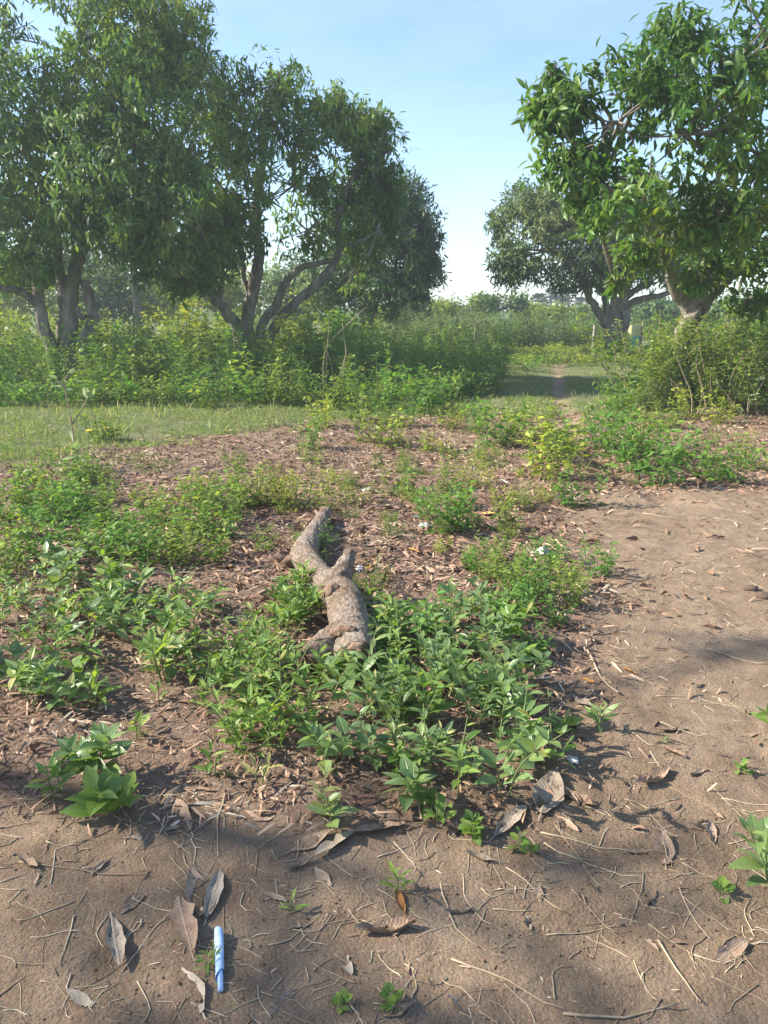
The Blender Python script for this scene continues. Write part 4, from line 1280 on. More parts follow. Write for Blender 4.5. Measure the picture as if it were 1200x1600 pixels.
for i, (x, y) in enumerate(scatter([(300, 1110), (330, 1010), (420, 985), (470, 1060), (520, 1090), (500, 1190), (380, 1190)], 18, r, 0.09)):
    leafy_plant('weed', 'straggly bright green weed left of the near end of the log', x, y, r.uniform(0.10, 0.22), int(r.integers(2, 4)), r.uniform(0.045, 0.068), 'fresh' if r.random() < .75 else 'broad', r,
                'weeds left of the near end of the log', spread=0.8)
SINGLES = [
    (562, 1062, 0.20, 3, 0.075, 'teal', 'weed hiding the right half of the near end of the log'),
    (535, 1075, 0.15, 3, 0.07, 'fresh', 'bright weed right under the near end of the log'),
    (585, 1040, 0.20, 3, 0.075, 'fresh', 'bright weed against the right flank of the near end of the log'),
    (465, 1075, 0.12, 2, 0.06, 'fresh', 'low weed left of the broken fork of the log'),
    (95, 1250, 0.16, 2, 0.08, 'fresh', 'sprawling weed at the left of the lower left pair'),
    (215, 1150, 0.12, 2, 0.06, 'broad', 'small weed on the soil gap above the lower left pair'),
    (330, 1215, 0.12, 2, 0.055, 'fresh', 'thin weed at the front left corner of the central patch'),
    (400, 1225, 0.11, 2, 0.06, 'wilt', 'half-dry yellowed weed at the front left of the central patch'),
    (690, 1290, 0.08, 2, 0.045, 'broad', 'small weed fringe at the front middle of the central patch'),
    (150, 1215, 0.17, 5, 0.095, 'teal', 'large-leaved pale green weed standing apart on bare soil, lower left'),
    (175, 1275, 0.13, 3, 0.095, 'broad', 'weed with drooping sunlit leaves, second of the lower left pair, nearest the viewer'),
    (250, 1100, 0.10, 1, 0.05, 'fresh', 'tiny bright sprout on the soil gap right of the left weed patch'),
    (515, 1300, 0.10, 1, 0.075, 'teal', 'small single sprig in front of the central patch beside grey dry leaves'),
    (500, 1275, 0.13, 2, 0.05, 'wilt', 'wilted yellowish weed hanging at the front of the central patch'),
    (735, 1300, 0.05, 3, 0.035, 'round', 'tiny round-leaved seedling at the front right of the central patch'),
    (655, 1268, 0.06, 2, 0.04, 'round', 'tiny round-leaved seedling at the front centre of the central patch'),
    (825, 1335, 0.06, 2, 0.032, 'round', 'small round-leaved sprout among straw below the big grey leaf'),
    (870, 1140, 0.07, 1, 0.065, 'broad', 'single short sprig on soil right of the central patch'),
    (930, 1140, 0.09, 2, 0.07, 'narrow', 'dark narrow-leaved sprig on the litter edge beside the bare path'),
    (450, 1425, 0.06, 1, 0.035, 'fresh', 'tiny seedling on bare soil right of the blue roll'),
    (618, 1385, 0.06, 1, 0.04, 'fresh', 'tiny seedling above the orange crumpled leaf'),
    (520, 1575, 0.03, 2, 0.02, 'round', 'tiny round-leaved seedling at the bottom edge, left of centre'),
    (605, 1565, 0.035, 2, 0.024, 'round', 'tiny round-leaved seedling at the bottom edge, centre'),
    (330, 1505, 0.035, 2, 0.03, 'fresh', 'tiny weed growing against the blue roll'),
    (1135, 1390, 0.04, 1, 0.03, 'round', 'tiny round-leaved seedling on bare path at the lower right'),
    (1160, 1210, 0.04, 2, 0.028, 'round', 'tiny pale seedling on the path near the right edge'),
    (1205, 1150, 0.14, 2, 0.07, 'broad', 'green weed cut by the right edge halfway down the bare path'),
    (1215, 1390, 0.22, 3, 0.085, 'teal', 'weed leaning in at the lower right edge, close to the viewer'),
    (1045, 1160, 0.03, 2, 0.02, 'fresh', 'tiny grassy sprout beside a red-brown dry leaf on the path'),
]
for (px, py, h, ns_, lf, kind, lab) in SINGLES:
    x, y = gp(px, py)[:2]
    leafy_plant('weed', lab, x, y, h, ns_, lf, kind, r, None, spread=0.6, nodes=(2, 5) if ns_ < 3 else (4, 6))

# weeds a little farther back: foliage in one piece
PATCH_BACKLEFT = [(0, 800), (60, 740), (150, 740), (200, 790), (330, 780), (400, 790), (360, 830), (320, 860), (340, 920), (230, 900), (120, 880), (0, 905)]
for i, (x, y) in enumerate(scatter(PATCH_BACKLEFT, 44, r, 0.17)):
    place_bush('leafy_weed', MIDW[i % 5], (M['weed_light'] if r.random() < 0.6 else M['weed'], M['stem']), (x, y, zg(x, y)), r.random() * 6.28, r.uniform(0.65, 1.05),
               'bushy green weed in the far half of the left weed patch', 'weed', 'bushy weeds in the far half of the left patch')
PATCH_RIGHT = [(720, 900), (790, 860), (930, 890), (920, 930), (870, 960), (880, 1010), (830, 1030), (780, 1000), (760, 940)]
for i, (x, y) in enumerate(scatter(PATCH_RIGHT, 17, r, 0.15)):
    place_bush('leafy_weed', MIDW[i % 5], (M['weed'] if r.random() < 0.45 else M['weed_light'], M['stem']), (x, y, zg(x, y)), r.random() * 6.28, r.uniform(0.4, 0.72),
               'small bushy weed in the strip between the log and the bare path', 'weed', 'small weeds between the log and the path')
MIDS = [
    (605, 698, 1.0, 'yellow', 'MIDW', 'yellow-green weed alone on litter at the middle of the clearing'),
    (575, 690, 0.8, 'light', 'MIDW', 'pale weed just left of the yellow-green one at mid clearing'),
    (480, 700, 0.85, 'green', 'MIDW', 'dull green weed at the grass edge left of the clearing centre'),
    (475, 790, 1.15, 'yellow', 'FEATH', 'feathery yellow-green tuft right behind the far end of the log'),
    (440, 785, 0.9, 'yellow', 'FEATH', 'feathery tuft left of the far end of the log'),
    (385, 790, 1.0, 'yellow', 'FEATH', 'pale feathery tuft at the right tip of the left weed patch'),
    (552, 782, 0.7, 'yellow', 'FEATH', 'small feathery tuft with a brown base right of the log tip'),
    (700, 830, 0.8, 'green', 'MIDW', 'upright green weed on the litter right of the log'),
    (720, 822, 0.7, 'green', 'MIDW', 'second upright weed on litter right of the log, beside the taller'),
    (625, 770, 0.75, 'light', 'MIDW', 'low weed on the litter between log and clearing centre'),
    (770, 698, 1.25, 'green', 'MIDW', 'bushy weed left of the trail mouth'),
    (790, 690, 1.1, 'light', 'MIDW', 'bushy pale weed touching the one left of the trail mouth'),
    (740, 680, 0.9, 'light', 'MIDW', 'small weed left of the pair near the trail mouth'),
    (700, 672, 0.8, 'yellow', 'MIDW', 'small yellow-green weed between the clearing centre and the trail'),
    (745, 758, 0.8, 'yellow', 'FEATH', 'feathery yellow-green weed in the litter before the trail-side pair'),
    (855, 720, 1.3, 'light', 'MIDW', 'bright bushy weed at the left side of the trail'),
    (860, 745, 1.15, 'yellow', 'MIDW', 'brightest yellow-green bushy weed at the left side of the trail'),
    (845, 690, 1.1, 'light', 'MIDW', 'bushy weed behind the brightest one at the trail'),
    (885, 705, 1.0, 'green', 'MIDW', 'darker weed squeezed between the bright weeds and the trail'),
    (905, 790, 0.75, 'green', 'MIDW', 'low green weed where the trail opens to bare soil'),
    (935, 700, 1.2, 'green', 'MIDW', 'lush green weed on the right of the trail, farthest of its clump'),
    (965, 715, 1.3, 'green', 'MIDW', 'lush green weed in the middle of the clump right of the trail'),
    (990, 735, 1.25, 'green', 'MIDW', 'lush green weed right of the trail, near side of its clump'),
    (1020, 752, 1.2, 'green', 'MIDW', 'lush green weed at the near right end of the clump by the trail'),
    (1005, 705, 1.2, 'light', 'MIDW', 'paler weed behind the clump right of the trail'),
    (1045, 725, 1.0, 'green', 'MIDW', 'weed at the right shoulder of the trail-side clump'),
    (1085, 715, 0.8, 'green', 'MIDW', 'small weed between the trail clump and the right thicket'),
    (1140, 752, 0.9, 'green', 'MIDW', 'low weed at the far edge of the bare path'),
    (1110, 748, 0.7, 'green', 'MIDW', 'low weed left of the one at the far edge of the bare path'),
    (1185, 735, 0.9, 'light', 'MIDW', 'weed at the right edge behind the bare path'),
    (160, 690, 0.9, 'light', 'MIDW', 'sparse weed on the grass behind the pale stalk'),
    (365, 735, 0.5, 'light', 'MIDW', 'small weed on litter near the grass edge, left'),
    (820, 790, 0.6, 'light', 'FEATH', 'thin pale weed in litter before the trail weeds'),
    (790, 830, 0.55, 'light', 'MIDW', 'small weed on litter near the strip right of the log'),
    (330, 640, 1.2, 'light', 'MIDW', 'leafy weed at the front of the bank beside the sunlit grass'),
    (655, 648, 1.6, 'green', 'MIDW', 'big-leaved weed at the right front of the bank'),
    (590, 640, 1.8, 'green', 'MIDW', 'leafy weed at the front centre of the bank'),
    (520, 640, 1.5, 'light', 'MIDW', 'sunlit weed at the foot of the dead stalks'),
    (680, 1005, 0.6, 'green', 'MIDW', 'weed at the back of the central patch, right of the log'),
    (490, 860, 0.55, 'green', 'FEATH', 'dull tuft under the left flank of the log'),
    (440, 636, 1.5, 'light', 'MIDW', 'pale weed at the bank front, left of the dry stalks'),
    (400, 628, 1.9, 'light', 'MIDW', 'tall pale leafy weed bulging from the bank, left of centre'),
    (240, 622, 1.7, 'light', 'MIDW', 'pale leafy weed at the bank front near the yellow flowers'),
    (560, 660, 1.2, 'light', 'MIDW', 'low pale weed on the grass before the bank centre'),
    (625, 668, 1.3, 'green', 'MIDW', 'green weed on the grass before the right bank'),
    (500, 668, 1.0, 'yellow', 'MIDW', 'yellow-green tuft on the grass before the dry stalks'),
    (690, 640, 1.5, 'green', 'MIDW', 'dark green weed at the right end of the bank by the trail'),
    (1075, 655, 1.1, 'yellow', 'MIDW', 'yellow-green weed at the foot of the right thicket'),
    (1120, 662, 0.9, 'yellow', 'MIDW', 'low yellow-green weed right of the thicket foot'),
    (1040, 668, 1.0, 'light', 'MIDW', 'pale weed at the left foot of the right thicket'),
    (985, 655, 1.2, 'light', 'MIDW', 'pale weed between trail and right thicket'),
    (955, 640, 1.2, 'green', 'MIDW', 'green weed at the right rim of the grassy trail'),
]
MAPM = {'green': 'weed', 'light': 'weed_light', 'yellow': 'weed_yellow'}
for i, (px, py, s, mt, shp, lab) in enumerate(MIDS):
    s *= 1.35
    x, y = gp(px, py)[:2]
    place_bush('leafy_weed' if shp == 'MIDW' else 'feathery_weed', (MIDW[i % 5] if shp == 'MIDW' else FEATH[i % 4]), (M[MAPM[mt]], M['stem']), (x, y, zg(x, y)), r.random() * 6.28, s, lab, 'weed')
SPR = []
for i, (x, y) in enumerate(scatter([(350, 860), (480, 700), (900, 690), (900, 960), (640, 960)], 52, r, 0.25)):
    place_bush('seedling', (FEATH + MIDW)[i % 9], (M['weed_light'] if r.random() < 0.6 else M['weed_yellow'], M['stem']), (x, y, zg(x, y)), r.random() * 6.28, r.uniform(0.28, 0.75),
               'small pale seedling on the leaf litter of the clearing', 'seedling', 'seedlings on the litter of the clearing')

# ---------------------------------------------------------------- pale milkweed stalks, dead stalks, sticks
def stalk(label, base, paths, leaves, mat_leaf, name='milkweed', stem_mat='dry_stem', cat='plant', rad=0.011):
    b = np.asarray(base, float)
    root = tag(link(name, None, None, None, b), label, cat)
    for p_ in paths:
        q = smooth_path(np.asarray(p_) - b, 5)
        V, F = tube(q, np.linspace(rad, rad * 0.45, len(q)), 6, 0.2, 3)
        link('stem', make_mesh('stem', V, F, None, True), M[stem_mat], root)
    rr_ = np.random.default_rng(int(abs(b[0]) * 100))
    vs = leaf_variants([(0.1, .12), (0.3, .25), (0.55, .29), (0.8, .2), (0.93, .1)], 0.5)
    for me in vs:
        me.materials.append(mat_leaf)
    for k, (pos, d, s) in enumerate(leaves):
        Mx = frames(np.array([d], float), rr_.normal(size=(1, 3)) * .5 + [[0, -.4, 1]])[0]
        o = link('leaf', vs[k % 4], None, root)
        mm = Matrix([[*(Mx[c] * s), 0] for c in range(3)] + [[0, 0, 0, 1]])
        mm.translation = Vector(np.asarray(pos) - b)
        o.matrix_basis = mm
    return root


Yc = gp(118, 735)[1]
bc = np.array([*gp(118, 735)[:2], 0.0]); bc[2] = zg(bc[0], bc[1]) - .02
stalk('tall thin pale milkweed stalk with few leaves, standing at the left grass edge', bc,
      [[bc, at(116, 690, Yc), at(108, 640, Yc), at(101, 600, Yc), at(107, 582, Yc)], [at(113, 662, Yc), at(125, 645, Yc), at(137, 622, Yc)], [at(101, 607, Yc), at(92, 596, Yc), at(88, 588, Yc)]],
      [(at(107, 584, Yc), (.6, .1, .5), .07), (at(102, 610, Yc), (.8, -.2, .2), .08), (at(101, 606, Yc), (-.8, -.2, .5), .09), (at(137, 622, Yc), (.7, 0, .8), .12), (at(137, 622, Yc), (-.5, .2, .9), .11),
       (at(137, 620, Yc), (.1, -.3, .9), .10), (at(90, 592, Yc), (-.6, -.1, .5), .08), (at(100, 604, Yc), (.3, -.3, .8), .08), (at(116, 700, Yc), (-.8, -.3, .4), .15), (at(116, 705, Yc), (.5, -.5, .6), .13),
       (at(117, 715, Yc), (-.7, -.5, .1), .16), (at(118, 722, Yc), (.7, -.3, .2), .14), (at(116, 692, Yc), (-.3, .4, .8), .13)], M['leaf_calotropis'])
Yd = gp(1167, 655)[1]
bd = np.array([*gp(1167, 655)[:2], 0.0]); bd[2] = zg(bd[0], bd[1]) - .02
stalk('grey-green milkweed with two pale arms before the right thicket', bd,
      [[bd, at(1172, 630, Yd), at(1184, 612, Yd), at(1196, 590, Yd)], [bd, at(1150, 635, Yd), at(1132, 612, Yd), at(1120, 598, Yd)], [bd, at(1168, 640, Yd), at(1170, 620, Yd)]],
      [(at(1196, 590, Yd), (-.7, -.2, .5), .13), (at(1195, 592, Yd), (-.6, .2, .1), .11), (at(1170, 620, Yd), (.5, -.4, .6), .14), (at(1170, 622, Yd), (-.5, -.4, .6), .15), (at(1170, 626, Yd), (.2, -.8, .3), .15),
       (at(1172, 630, Yd), (-.2, -.6, .7), .13), (at(1184, 612, Yd), (-.6, -.2, .7), .13), (at(1120, 598, Yd), (-.2, 0, .8), .07), (at(1160, 645, Yd), (-.2, 0, .8), .11), (at(1163, 650, Yd), (-.5, -.5, .3), .10)],
      M['leaf_calotropis'])
Ye = 13.0
be = np.array([*at(512, 600, Ye)[:2], 0.0])
stalk('bundle of dry upright stalks with clinging pale leaves in front of the weed bank', be,
      [[be, at(510, 590, Ye), at(511, 550, Ye), at(514, 510, Ye), at(512, 490, Ye)], [be + [.05, 0, 0], at(530, 590, Ye), at(540, 555, Ye), at(538, 530, Ye), at(535, 505, Ye)],
       [be + [-.05, 0, 0], at(505, 580, Ye), at(512, 540, Ye), at(545, 505, Ye), at(572, 480, Ye)], [be + [.02, .05, 0], at(520, 600, Ye), at(518, 570, Ye), at(508, 540, Ye)]],
      [(at(508, 580, Ye), (-.7, -.2, .5), .11), (at(510, 570, Ye), (.6, -.3, .5), .10), (at(509, 560, Ye), (-.7, -.3, .3), .12), (at(511, 550, Ye), (-.6, -.3, .6), .12), (at(511, 545, Ye), (.5, -.4, .7), .09),
       (at(512, 530, Ye), (-.5, -.1, .6), .08), (at(513, 520, Ye), (.5, -.1, .6), .08), (at(513, 508, Ye), (-.4, 0, .8), .08), (at(512, 500, Ye), (.4, 0, .8), .07), (at(507, 590, Ye), (.3, -.7, .4), .12)],
      M['weed_light'], 'dry_stalk')
Yf = 21.5
bf = np.array([*at(744, 545, Yf)[:2], 0.0])
stalk('thin bare whitish stalk leaning in the far weeds left of the trail', bf, [[bf, at(741, 530, Yf), at(745, 508, Yf), at(750, 498, Yf)], [at(744, 512, Yf), at(738, 500, Yf), at(732, 492, Yf)], [at(745, 508, Yf), at(757, 500, Yf), at(764, 494, Yf)]],
      [], M['weed_light'], 'bare_stalk', rad=0.018)
Yh = 15.5
bh = np.array([*at(975, 590, Yh)[:2], 0.0])
stalk('pale hooked bare twig curling out of the right thicket beside the trail', bh, [[at(1022, 583, Yh), at(1000, 582, Yh), at(970, 587, Yh), at(950, 580, Yh), at(940, 566, Yh), at(943, 556, Yh)], [bh, at(978, 590, Yh), at(990, 584, Yh)]],
      [], M['weed_light'], 'bare_twig', rad=0.02)
for k, (pp, lab) in enumerate([
    ([(1078, 642), (1070, 620), (1055, 600), (1048, 592)], 'pale woody stem at the left front of the right thicket'),
    ([(1082, 642), (1080, 615), (1068, 585), (1058, 560)], 'second pale woody stem in the right thicket, rising beside the first'),
    ([(1090, 640), (1098, 610), (1088, 570), (1094, 535)], 'tall pale woody stem in the middle of the right thicket'),
    ([(1105, 640), (1100, 615), (1092, 595)], 'short pale woody stem at the foot of the right thicket')]):
    Yk = 11.6 + 0.05 * k
    bk = np.array([*at(pp[0][0], pp[0][1], Yk)[:2], 0.0])
    stalk(lab, bk, [[bk] + [at(a_, b_, Yk) for a_, b_ in pp[1:]]], [], M['weed_light'], 'shrub_stem', rad=0.012)

for k, (px, py, tp, Yk, lab) in enumerate([(205, 600, 555, 13.3, 'upright pale leafy stalk at the front of the bank, near the left trees'), (300, 560, 480, 14.6, 'thin tall stalk rising over the bank between the left trees'),
                                          (605, 600, 535, 13.6, 'single upright green stalk at the right of the bank'), (655, 590, 520, 14.8, 'tall thin stalk at the right end of the bank'), (440, 610, 545, 13.2, 'leafy stalk at the bank front below the fanning tree'),
                                          (25, 590, 520, 14.0, 'leafy stalk at the far left of the bank')]):
    rr_ = np.random.default_rng(900 + k)
    bk = np.array([*at(px, py, Yk)[:2], 0.0])
    tp_ = at(px + rr_.normal() * 6, tp, Yk)
    lv = []
    for q in range(22):
        t_ = 0.25 + 0.75 * rr_.random()
        a_ = rr_.random() * 6.28
        lv.append((bk + (tp_ - bk) * t_, (math.cos(a_), math.sin(a_), 0.35 + 0.4 * t_), 0.13 * (1.15 - 0.6 * t_)))
    stalk(lab, bk, [[bk, (bk + tp_) / 2 + rr_.normal(size=3) * 0.03, tp_]], lv, M['weed_light'], 'leafy_stalk', 'stem', rad=0.01)

# yellow flowers on the grass
def flower_weed(px, py, h, lab, nfl):
    x, y = gp(px, py)[:2]
    rr_ = np.random.default_rng(px)
    root = tag(link('flowering_weed', None, None, None, (x, y, zg(x, y))), lab, 'flower')
    for k in range(nfl):
        a = rr_.random() * 6.28
        tip = np.array([math.cos(a) * .1 * rr_.random(), math.sin(a) * .08, h * rr_.uniform(.7, 1)])
        V, F = tube(np.array([[0, 0, -.02], tip * [.4, .4, .55], tip]), [.004, .003, .002], 5)
        st_ = link('stem', make_mesh('stem', V, F, None, True), M['stem'], root)
        mb = MB()
        nP = 9
        aa_ = np.linspace(0, 6.28, nP, endpoint=False)
        batch(mb, T_OVAL_FAR, np.tile(tip, (nP, 1)), np.stack([np.cos(aa_), np.sin(aa_), np.full(nP, .35)], -1), np.tile([0, 0, 1.0], (nP, 1)), 0.045, np.full(nP, .5))
        link('flower', mb.mesh('flower'), M['yellow'], st_)
    mb = MB()
    nl = 16
    batch(mb, T_OVAL, np.stack([rr_.normal(0, .03, nl), rr_.normal(0, .03, nl), rr_.random(nl) * h * .8], -1), rr_.normal(size=(nl, 3)) + [0, 0, .3], rr_.normal(size=(nl, 3)) * .3 + [0, 0, 1], 0.06, rr_.random(nl))
    link('foliage', mb.mesh('foliage'), M['weed'], root)['kind'] = 'stuff'


m_, N_, L_ = mat_new('yellow_petal')
b_ = N_.new('ShaderNodeBsdfPrincipled'); nn_ = noise(N_, L_, 30, 2)
rp_ = ramp(N_, [(0.3, (0.62, 0.42, 0.02)), (0.7, (0.78, 0.60, 0.05))]); L_.new(nn_.outputs['Fac'], rp_.inputs[0]); L_.new(rp_.outputs[0], b_.inputs['Base Color'])
b_.inputs['Roughness'].default_value = .6
o_ = N_.new('ShaderNodeOutputMaterial'); L_.new(b_.outputs[0], o_.inputs[0])
M['yellow'] = m_
flower_weed(173, 690, 0.16, 'small weed with two yellow flower heads on the grass', 3)
flower_weed(148, 695, 0.17, 'small yellow-tipped weed on the grass beside the pale stalk', 2)

# ---------------------------------------------------------------- dry leaves, twigs
def dry_leaf_mesh(seed, curl, wave, wid):
    r = np.random.default_rng(seed)
    ny_, nx_ = 8, 5
    V = []
    for i in range(ny_):
        t = i / (ny_ - 1)
        w = wid * (math.sin(math.pi * (0.06 + 0.9 * t)) ** 0.8) * (1 + 0.12 * r.normal())
        for j in range(nx_):
            s = (j / (nx_ - 1)) * 2 - 1
            z = curl * (s * s) * w * 1.9 + 0.05 * curl * math.sin(9 * t + 2.3 * seed) * s + wave * math.sin(5 * t + seed) - 0.1 * abs(s) * curl + 0.5 * curl * (t - .5) ** 2 + 0.016 * r.normal()
            V.append((s * w * (1 - 0.35 * curl), t, z + 0.02))
    F = [(i * nx_ + j, i * nx_ + j + 1, (i + 1) * nx_ + j + 1, (i + 1) * nx_ + j) for i in range(ny_ - 1) for j in range(nx_ - 1)]
    n0 = len(V)
    V += [(-.012, -.16, .03), (.012, -.16, .03), (.012, .02, .03), (-.012, .02, .03)]
    F.append((n0, n0 + 1, n0 + 2, n0 + 3))
    return make_mesh('dry_leaf', V, np.array(F), {'rnd': np.full(len(V), 0.35)}, True)


DL = {}
for c in ('dry_leaf', 'dry_leaf_grey', 'dry_leaf_orange'):
    DL[c] = []
    for s_, (cu, wa, wi) in enumerate([(0.28, 0.03, 0.20), (0.65, 0.05, 0.17), (0.18, 0.05, 0.205), (0.4, 0.02, 0.14)]):
        me = dry_leaf_mesh(s_ + 1, cu, wa, wi)
        me.materials.append(M[c])
        DL[c].append(me)


def put_dry(a, b, col, var, label, group=None, lift=0.0, flip=False):
    A, B = np.asarray(a, float), np.asarray(b, float)
    L = np.linalg.norm(B - A)
    d = (B - A) / L
    rr_ = np.random.default_rng(int(abs(A[0] * 997 + A[1] * 131) * 10))
    A[2] = zg(A[0], A[1]) + lift
    d[2] = (zg(B[0], B[1]) - zg(A[0], A[1])) / L + rr_.normal(0, 0.05)
    Mx = frames(d[None], np.array([[rr_.normal(0, .25), rr_.normal(0, .25), 1.0]]))[0]
    o = link('dry_leaf', DL[col][var], None)
    mm = Matrix([[*(Mx[c] * L), A[c]] for c in range(3)] + [[0, 0, 0, 1]])
    o.matrix_basis = mm
    return tag(o, label, 'dry leaf', group)


B_, G_, O_ = 'dry_leaf', 'dry_leaf_grey', 'dry_leaf_orange'
for (x0, y0, x1, y1, col, var, lab) in [
    (318, 1430, 298, 1362, B_, 2, 'tan dry leaf with a clear midrib above the blue roll'),
    (300, 1490, 280, 1412, B_, 0, 'brown pointed dry leaf left of the blue roll'),
    (318, 1585, 288, 1515, G_, 2, 'grey-brown crumpled dry leaf below left of the blue roll'),
    (322, 1435, 345, 1362, G_, 3, 'pale grey folded leaf strip above the blue roll'),
    (556, 1462, 650, 1447, B_, 1, 'curled tan dry leaf alone on the soil at the bottom centre'),
    (495, 1342, 552, 1300, G_, 0, 'dark grey dry leaf lying diagonally before the central patch'),
    (555, 1305, 632, 1290, B_, 0, 'sunlit tan dry leaf with ragged edge before the central patch'),
    (455, 1330, 520, 1300, B_, 2, 'dull brown dry leaf left of the diagonal grey one'),
    (445, 1360, 490, 1345, B_, 1, 'small brown dry leaf left of the seedling on bare soil'),
    (845, 1275, 868, 1208, G_, 2, 'largest grey dry leaf with torn edge at the right tip of the central patch'),
    (870, 1232, 932, 1258, B_, 1, 'curled tan dry leaf touching the largest grey leaf'),
    (772, 1308, 822, 1262, G_, 3, 'narrow dark grey dry leaf left below the largest grey leaf'),
    (872, 1275, 905, 1298, B_, 3, 'short brown dry leaf among straw below the curled tan leaf'),
    (998, 1232, 1048, 1205, B_, 1, 'brown curled dry leaf on the path, right of the big grey leaf'),
    (1030, 1140, 1080, 1130, B_, 0, 'red-brown dry leaf high on the shaded path'),
    (1030, 1165, 1072, 1185, B_, 3, 'brown narrow dry leaf near the middle of the path'),
    (1040, 1350, 1036, 1300, B_, 2, 'brown dry leaf standing lengthwise on the lower path'),
    (1115, 1315, 1108, 1280, B_, 3, 'narrow brown dry leaf at the right of the lower path'),
    (1010, 1412, 1028, 1388, B_, 1, 'curled brown dry leaf on the shaded lower path'),
    (828, 1455, 820, 1430, G_, 1, 'hook-shaped grey dry leaf beside straw at the bottom right'),
    (632, 1425, 618, 1390, O_, 3, 'orange crumpled leaf on the soil under a seedling'),
    (425, 1585, 468, 1545, G_, 2, 'grey-brown dry leaf at the bottom edge left of centre'),
    (600, 1592, 650, 1575, B_, 2, 'brown dry leaf at the bottom edge near the centre'),
    (680, 1088, 686, 1060, O_, 1, 'bright orange leaf caught upright in the central weeds'),
    (742, 798, 776, 806, O_, 2, 'large orange-brown leaf on the litter right of the upright weeds'),
    (198, 974, 240, 968, O_, 0, 'red-orange dead leaf in the left weed patch'),
    (790, 996, 826, 990, O_, 0, 'yellow-orange dead leaf under the weed strip right of the log'),
    (972, 1045, 996, 1054, O_, 0, 'small yellow-orange leaf at the litter edge of the path'),
    (912, 1060, 930, 1070, O_, 1, 'small orange curled leaf among twigs beside the path'),
    (1040, 1460, 1072, 1470, B_, 2, 'light brown leaf fragment on the lower path'),
    (205, 1310, 285, 1300, G_, 2, 'wide crumpled grey leaf on the soil under the lower left weeds'),
    (300, 1300, 278, 1250, B_, 3, 'twisted pale leaf blade hanging from the lower left weeds'),
    (175, 1440, 188, 1520, G_, 3, 'pale curved leaf strip on dark soil at the lower left'),
    (195, 1420, 212, 1398, B_, 2, 'small brown leaf fragment on dark soil, lower left'),
    (60, 1365, 30, 1345, B_, 1, 'brown curled leaf on the soil at the left edge'),
    (1165, 1470, 1120, 1500, B_, 0, 'brown leaf at the lower right corner of the path'),
    (740, 1590, 700, 1565, G_, 2, 'grey leaf fragment at the bottom edge right of centre'),
    (205, 1085, 240, 1100, B_, 3, 'pale brown leaf strip on the soil beside the left patch'),
    (420, 905, 445, 915, G_, 0, 'pale grey bark-like leaf left of the log'),
    (905, 1480, 930, 1495, B_, 1, 'small curled leaf in the straw of the lower path'),
]:
    put_dry(gp(x0, y0), gp(x1, y1), col, var, lab)
r = np.random.default_rng(404)
for (x, y) in scatter([(300, 860), (450, 700), (900, 700), (930, 900), (880, 1180), (650, 960), (400, 940)], 70, r, 0.12):
    a = r.random() * 6.28
    L = r.uniform(0.07, 0.13)
    put_dry((x, y, 0), (x + math.cos(a) * L, y + math.sin(a) * L, 0), B_ if r.random() < .75 else (G_ if r.random() < .6 else O_), int(r.integers(0, 4)),
            'small dry brown leaf lying in the litter of the clearing', 'dry leaves in the litter of the clearing', 0.012)
for (x, y) in scatter([(20, 1330), (1180, 1130), (1180, 1590), (60, 1590)], 34, r, 0.13):
    a = r.random() * 6.28
    L = r.uniform(0.045, 0.085)
    put_dry((x, y, 0), (x + math.cos(a) * L, y + math.sin(a) * L, 0), B_ if r.random() < .7 else G_, int(r.integers(0, 4)),
            'small dry leaf scrap on the bare soil at the front', 'dry leaf scraps on the bare soil at the front')


def put_straw(name, a, b, rad, bend, label, cat, group=None, mat='straw', lift=0.0):
    A, B = np.asarray(a, float), np.asarray(b, float)
    A[2] = 0; B[2] = 0
    L = np.linalg.norm(B - A)
    V, F = straw_geo(A, (B - A) / L, L, bend, rad, 0)
    rr_ = np.random.default_rng(int(abs(A[0]) * 1000))
    base = np.array([A[0], A[1], zg(A[0], A[1])])
    me = make_mesh(name, V - base + [0, 0, lift], F, {'rnd': np.full(len(V), rr_.uniform(.3, 1))}, True)
    return tag(link(name, me, M[mat], None, base), label, cat, group)


